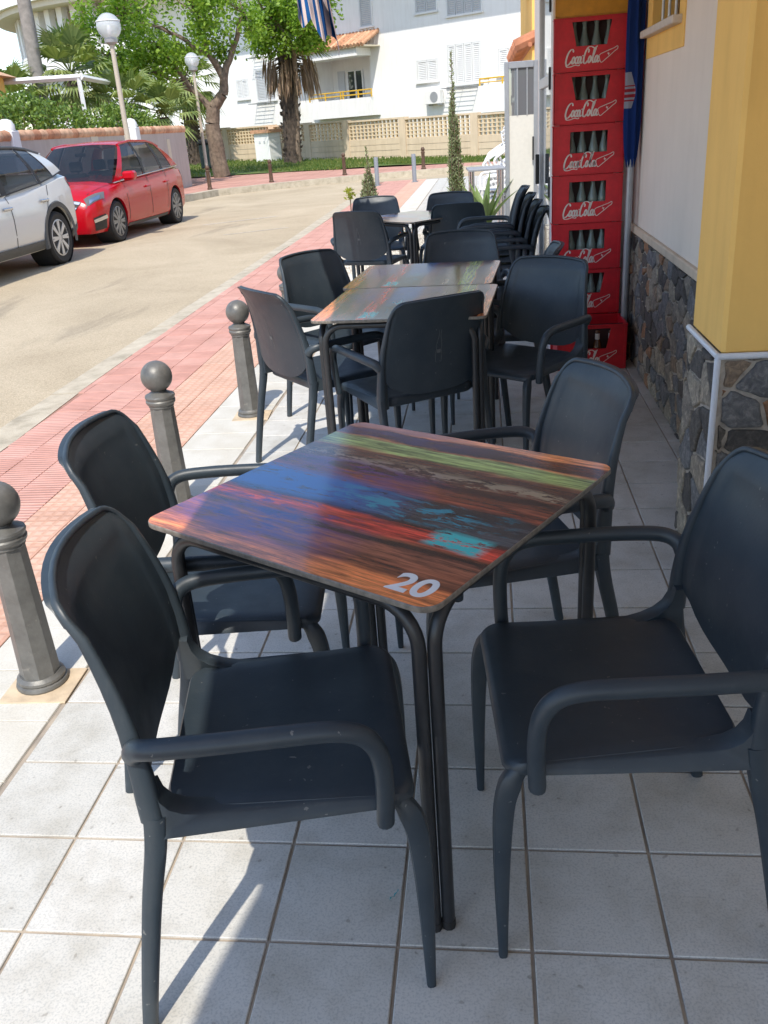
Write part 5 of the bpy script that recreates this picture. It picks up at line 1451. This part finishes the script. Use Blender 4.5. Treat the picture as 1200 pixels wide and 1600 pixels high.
def build_car(name,label,loc,rz,cfg):
    car=empty(name,loc,rz,label,'car','cars parked along the far kerb')
    B=Body(cfg['st'],cfg['zm']); paint=cfg['paint']
    bo=B.shell().build('body',paint,None,ang=32,fixn=True)
    cuts=[]
    for wx in cfg['wx']:
        for sd in (1,-1):
            c_=MB().lathe([(cfg['ar'],-.22),(cfg['ar'],.45)],40,M=Matrix.Translation((wx,sd*(cfg['hw']-.08),cfg['wr']+.015))@Matrix.Rotation(-sd*pi/2,4,'X')).build('cutter',None,None,ang=0,fixn=True); cuts.append(c_)
    boolean_cut(bo,cuts); bo.parent=car
    bo.data.materials.clear(); bo.data.materials.append(paint)
    for wx in cfg['wx']:
        for sd in (1,-1):
            wheel(car,wx,sd*(cfg['hw']-.125),cfg['wr'],.215,cfg['rim'],sd,None,cfg['nsp'],cfg['rr'])
            MB().lathe([(cfg['ar']-.004,-.20),(cfg['ar']-.004,.10)],30,caps=False,M=Matrix.Translation((wx,sd*(cfg['hw']-.14),cfg['wr']+.015))@Matrix.Rotation(-sd*pi/2,4,'X')).build('wheel_well',M['black'],car)
            if cfg.get('clad'):
                b=MB(); n_=20
                def arc_(i,j):
                    a=lerp(-.25,pi+.25,i/n_); rr=cfg['ar']+(-.012,.055,.075)[j]
                    return (wx+rr*cos(a),sd*(cfg['hw']+(.012,.018,-.02)[j]-.012*abs(cos(a))),cfg['wr']+.015+rr*sin(a))
                b.grid(n_+1,3,arc_); b.build('arch_trim',M['cladding'],car,ang=60)
    # greenhouse: side strips between matching foot and roof stations
    ft=cfg['foot']; rf=cfg['roof']; kinds=cfg['kinds']; zb=cfg['zbelt']; zr=cfg['zroof']; yb=cfg['ybelt']; yr=cfg['yroof']
    def gp(i,v_,sd,off=0.0):
        X=lerp(ft[i],rf[i],v_); z=lerp(zb(ft[i]),zr(rf[i]),v_); y=lerp(yb(ft[i]),yr(rf[i]),v_)+.035*sin(pi*v_)+off
        return Vector((X,sd*y,z))
    for sd in (1,-1):
        for i in range(len(ft)-1):
            kd=kinds[i]; b=MB(); off=.004 if kd=='p' else (.002 if kd=='b' else -.006)
            def f_(a,j): 
                v_=j/6; p0=gp(i,v_,sd,off); p1=gp(i+1,v_,sd,off); return p0.lerp(p1,a/3)
            b.grid(4,7,f_)
            b.build({'p':'pillar','b':'pillar','g':'side_window'}[kd],{'p':paint,'b':M['black'],'g':M['carglass']}[kd],car,ang=60,fixn=False)
        b=MB(); b.tube([gp(i,1.0,sd,.003)+Vector((0,0,.0)) for i in range(len(ft))],.022,8); b.build('roof_rail' if cfg.get('rails') else 'drip_rail',M['cladding'] if cfg.get('rails') else paint,car)
        b=MB(); b.tube([gp(i,0,sd,.006) for i in range(len(ft))],.010,6); b.build('belt_strip',M['chrome'] if not cfg.get('rails') else M['black'],car)
    # roof, windscreen, rear screen
    b=MB(); n_=len(rf)
    def roof_(i,j):
        u=lerp(-1,1,j/8); X=rf[i]; return (X,u*yr(X),zr(X)+.055*(1-u*u)*cfg.get('crown',1))
    b.grid(n_,9,roof_); b.build('roof',paint,car,ang=60)
    def screen(name,X0,X1,inset):
        b=MB()
        def s_(i,j):
            u=lerp(-1,1,i/10); v_=j/6
            y=lerp(yb(X0)-inset,yr(X1)-.02,v_)*u; X=lerp(X0,X1,v_)+(1-u*u)*lerp(.16,.08,v_)*(1 if X0>X1 else -1); z=lerp(zb(X0)-.0,zr(X1)+.055*(1-u*u)*cfg.get('crown',1)*v_,v_)
            return (X,y,z)
        b.grid(11,7,s_); return b.build(name,M['carglass'],car,ang=60)
    screen('windscreen',cfg['ws'][0],cfg['ws'][1],.0); screen('rear_screen',cfg['rs'][0],cfg['rs'][1],.0)
    # interior
    MB().box(cfg['rs'][0]+.3,-.62,.45,cfg['ws'][0]-.5,.62,.80).build('interior',M['black'],car,ang=0)
    for sx in cfg['seats']:
        for sd in (1,-1):
            b=MB(); b.bbox(sx-.10,sd*.37-.24,.6,sx+.05,sd*.37+.24,1.08,.05); b.bbox(sx-.13,sd*.37-.12,1.10,sx-.04,sd*.37+.12,1.28,.03); b.build('car_seat',M['black'],car)
    for nm_,pts,off,mt,both in cfg['patches']:
        for sd in ((1,-1) if both else (1,)):
            B.patch(pts,off,7,sd).build(nm_,mt,car,ang=60,fixn=False)
    return car,B,gp
# red compact hatchback, nose towards the camera
def zb1(x): return interp(x,[-2.0,-1.2,0,.9,1.2],[1.06,1.03,.99,.95,.93])
cfg=dict(paint=M['redpaint'],zm=.62,hw=.905,wx=(1.41,-1.41),wr=.33,ar=.365,rr=.24,nsp=10,rim=M['alloytwo'],
 st=[(-2.17,.80,.70,.40,.02),(-2.12,.97,.80,.30,.03),(-2.0,1.03,.855,.24,.03),(-1.6,1.05,.895,.22,.03),(-.8,1.02,.905,.20,.03),(.4,.98,.905,.20,.03),(1.0,.96,.905,.20,.05),(1.25,.93,.905,.20,.07),(1.6,.89,.895,.21,.08),(1.9,.83,.865,.21,.075),(2.06,.77,.82,.21,.06),(2.15,.70,.75,.21,.05),(2.20,.60,.65,.22,.04),(2.225,.49,.52,.27,.03)],
 foot=[1.22,.95,-.02,-.12,-.92,-1.02,-1.52,-2.02],roof=[.36,.28,-.12,-.20,-.92,-1.02,-1.34,-1.62],kinds='pgbgbgp',
 zbelt=zb1,zroof=lambda x: interp(x,[-1.65,-1.25,-.5,.2,.40],[1.43,1.52,1.57,1.55,1.50]),ybelt=lambda x: interp(x,[-2.02,-1.5,.5,1.22],[.76,.845,.855,.80]),yroof=lambda x: interp(x,[-1.75,-1,.2,.45],[.56,.60,.62,.60]),crown=.6,
 ws=(1.26,.36),rs=(-2.0,-1.62),seats=(.15,-.85),
 patches=[('headlight',[(1.70,3.0),(2.10,2.1),(2.17,3.5),(1.82,4.1)],.008,M['lens'],True),
  ('lamp_reflector',[(1.86,3.15),(2.07,2.65),(2.12,3.3),(1.93,3.75)],.013,M['chrome'],True),
  ('grille',[(2.13,.02),(2.222,.02),(2.218,2.1),(2.14,2.1)],.007,M['black'],True),
  ('grille_bar',[(2.190,.02),(2.203,.02),(2.20,2.1),(2.187,2.1)],.016,M['chrome'],True),('grille_bar',[(2.15,.02),(2.167,.02),(2.167,2.1),(2.15,2.1)],.016,M['chrome'],True),
  ('air_intake',[(2.13,5.5),(1.86,5.6),(1.84,7.2),(2.10,7.3)],.006,M['black'],True),('day_running_strip',[(2.13,5.7),(1.84,5.7),(1.83,6.0),(2.12,6.05)],.016,M['chrome'],True),
  ('door_seam',[(.93,3.0),(.945,3.0),(.955,7.4),(.94,7.4)],.003,M['black'],True),('door_seam',[(-.14,3.0),(-.125,3.0),(-.115,7.4),(-.13,7.4)],.003,M['black'],True),('door_seam',[(-1.10,3.0),(-1.085,3.0),(-.93,6.6),(-.945,6.6)],.003,M['black'],True),
  ('bonnet_seam',[(1.25,2.4),(1.25,2.45),(2.0,2.0),(2.0,1.95)],.003,M['black'],True),
  ('sill_trim',[(.98,7.3),(-.98,7.3),(-.98,7.9),(.98,7.9)],.008,M['cladding'],True),
  ('tail_light',[(-2.0,3.2),(-2.13,2.6),(-2.15,4.2),(-2.02,4.4)],.007,M['tail'],True)])
RC=(-5.80,15.34,-.10)
red,B1,gp1=build_car('parked_car','red compact hatchback parked with its nose to the camera',RC,radians(-90-1.6),cfg)
red.scale=(1.01,1.0,1.0)
for sd in (1,-1):
    b=MB(); b.bbox(-.09,-.12,-.07,.09,.10,.075,.035,Matrix.Translation((.93,sd*1.0,1.02))); b.tube([(.93,sd*.80,.99),(.93,sd*.93,1.0)],.022,6); b.build('door_mirror',M['redpaint'],red)
    for X in (-.02,-.98):
        b=MB(); p=B1.pt(X,4.15,.018,sd); b.bbox(p.x-.11,p.y-.014,p.z-.016,p.x+.11,p.y+.014,p.z+.016,.008); b.build('door_handle',M['redpaint'],red)
b=MB(); b.lathe([(.0005,0),(.05,0),(.052,.006),(.0005,.012)],20,M=Matrix.Translation((2.215,0,.565))@Matrix.Rotation(pi/2,4,'Y')); b.build('nose_badge',M['chrome'],red)
b=MB(); b.lathe([(.165,-.012),(.18,0),(.165,.012)],20,caps=False,M=Matrix.Translation((.62,.36,.93))@Matrix.Rotation(radians(65),4,'Y')); b.build('steering_wheel',M['black'],red)
MB().bbox(.55,-.10,1.36,.58,.10,1.42,.01).build('rear_view_mirror',M['black'],red)
# pearl white SUV, only its rear half inside the frame
def zb2(x): return interp(x,[-2.0,-1.45,-.6,0,1.0,1.3],[1.22,1.14,1.05,1.02,1.0,.99])
cfg=dict(paint=M['whitepaint'],zm=.72,hw=.93,wx=(1.34,-1.34),wr=.36,ar=.415,rr=.25,nsp=8,rim=M['alloy'],clad=True,rails=True,
 st=[(-2.22,.95,.66,.50,.02),(-2.18,1.10,.78,.40,.03),(-2.08,1.18,.85,.32,.03),(-1.75,1.17,.905,.28,.03),(-1.3,1.12,.935,.26,.03),(-.6,1.06,.93,.25,.03),(.4,1.02,.93,.25,.03),(1.1,1.01,.935,.25,.05),(1.6,.98,.925,.26,.07),(1.95,.90,.88,.28,.06),(2.12,.78,.80,.30,.05),(2.22,.60,.64,.36,.03)],
 foot=[1.25,.95,-.05,-.20,-1.12,-1.20,-1.66,-2.06],roof=[.45,.36,-.10,-.22,-.98,-1.05,-1.40,-1.80],kinds='pgbgbgp',
 zbelt=zb2,zroof=lambda x: interp(x,[-1.85,-1.3,-.4,.2,.5],[1.47,1.56,1.60,1.58,1.54]),ybelt=lambda x: interp(x,[-2.06,-1.5,.5,1.25],[.74,.845,.875,.82]),yroof=lambda x: interp(x,[-1.85,-1,.2,.5],[.57,.63,.66,.63]),crown=.6,
 ws=(1.28,.45),rs=(-2.08,-1.80),seats=(.15,-.85),
 patches=[('door_seam',[(-.14,3.0),(-.125,3.0),(-.115,7.0),(-.13,7.0)],.003,M['black'],True),('door_seam',[(-1.30,3.0),(-1.285,3.0),(-.98,5.6),(-.995,5.6)],.003,M['black'],True),('door_seam',[(-.995,5.6),(-.98,5.6),(-.93,7.0),(-.945,7.0)],.003,M['black'],True),
  ('sill_cladding',[(.95,6.75),(-.95,6.75),(-.95,8.0),(.95,8.0)],.016,M['cladding'],True),('rear_cladding',[(-1.74,6.7),(-2.17,6.4),(-2.16,8.0),(-1.74,8.0)],.014,M['cladding'],True),
  ('fuel_flap',[(-1.52,4.2),(-1.68,4.2),(-1.68,4.7),(-1.52,4.7)],.003,M['whitepaint'],False),
  ('tail_light',[(-2.02,3.1),(-2.19,2.6),(-2.19,3.6),(-2.06,3.8)],.008,M['tail'],True)])
WC=(-5.76,10.02,-.10)
wht,B2,gp2=build_car('parked_car','pearl white SUV cut off by the left edge, parked before the red car',WC,radians(-90-1.0),cfg)
for sd in (1,-1):
    for X in (-.02,-1.02):
        b=MB(); p=B2.pt(X,4.2,.02,sd); b.bbox(p.x-.12,p.y-.014,p.z-.018,p.x+.12,p.y+.014,p.z+.018,.009); b.build('door_handle',M['chrome'],wht)
b=MB(); b.bbox(-1.97,-.54,1.445,-1.70,.54,1.482,.012); b.build('roof_spoiler',M['whitepaint'],wht)
# scrap of turquoise paper on the floor
b=MB(); b.grid(5,3,lambda i,j:(-.004+.0035*i+.003*j*(i%2),-.010+.006*i+.003*j,.0022+.003*sin(i*1.9+j)))
tag(b.build('paper_scrap',simple('turquoise_paper',(.06,.36,.40),.7),None,(.99,.115,0),ang=0),'tiny turquoise paper scrap on the shaded tiles before table 20','litter')
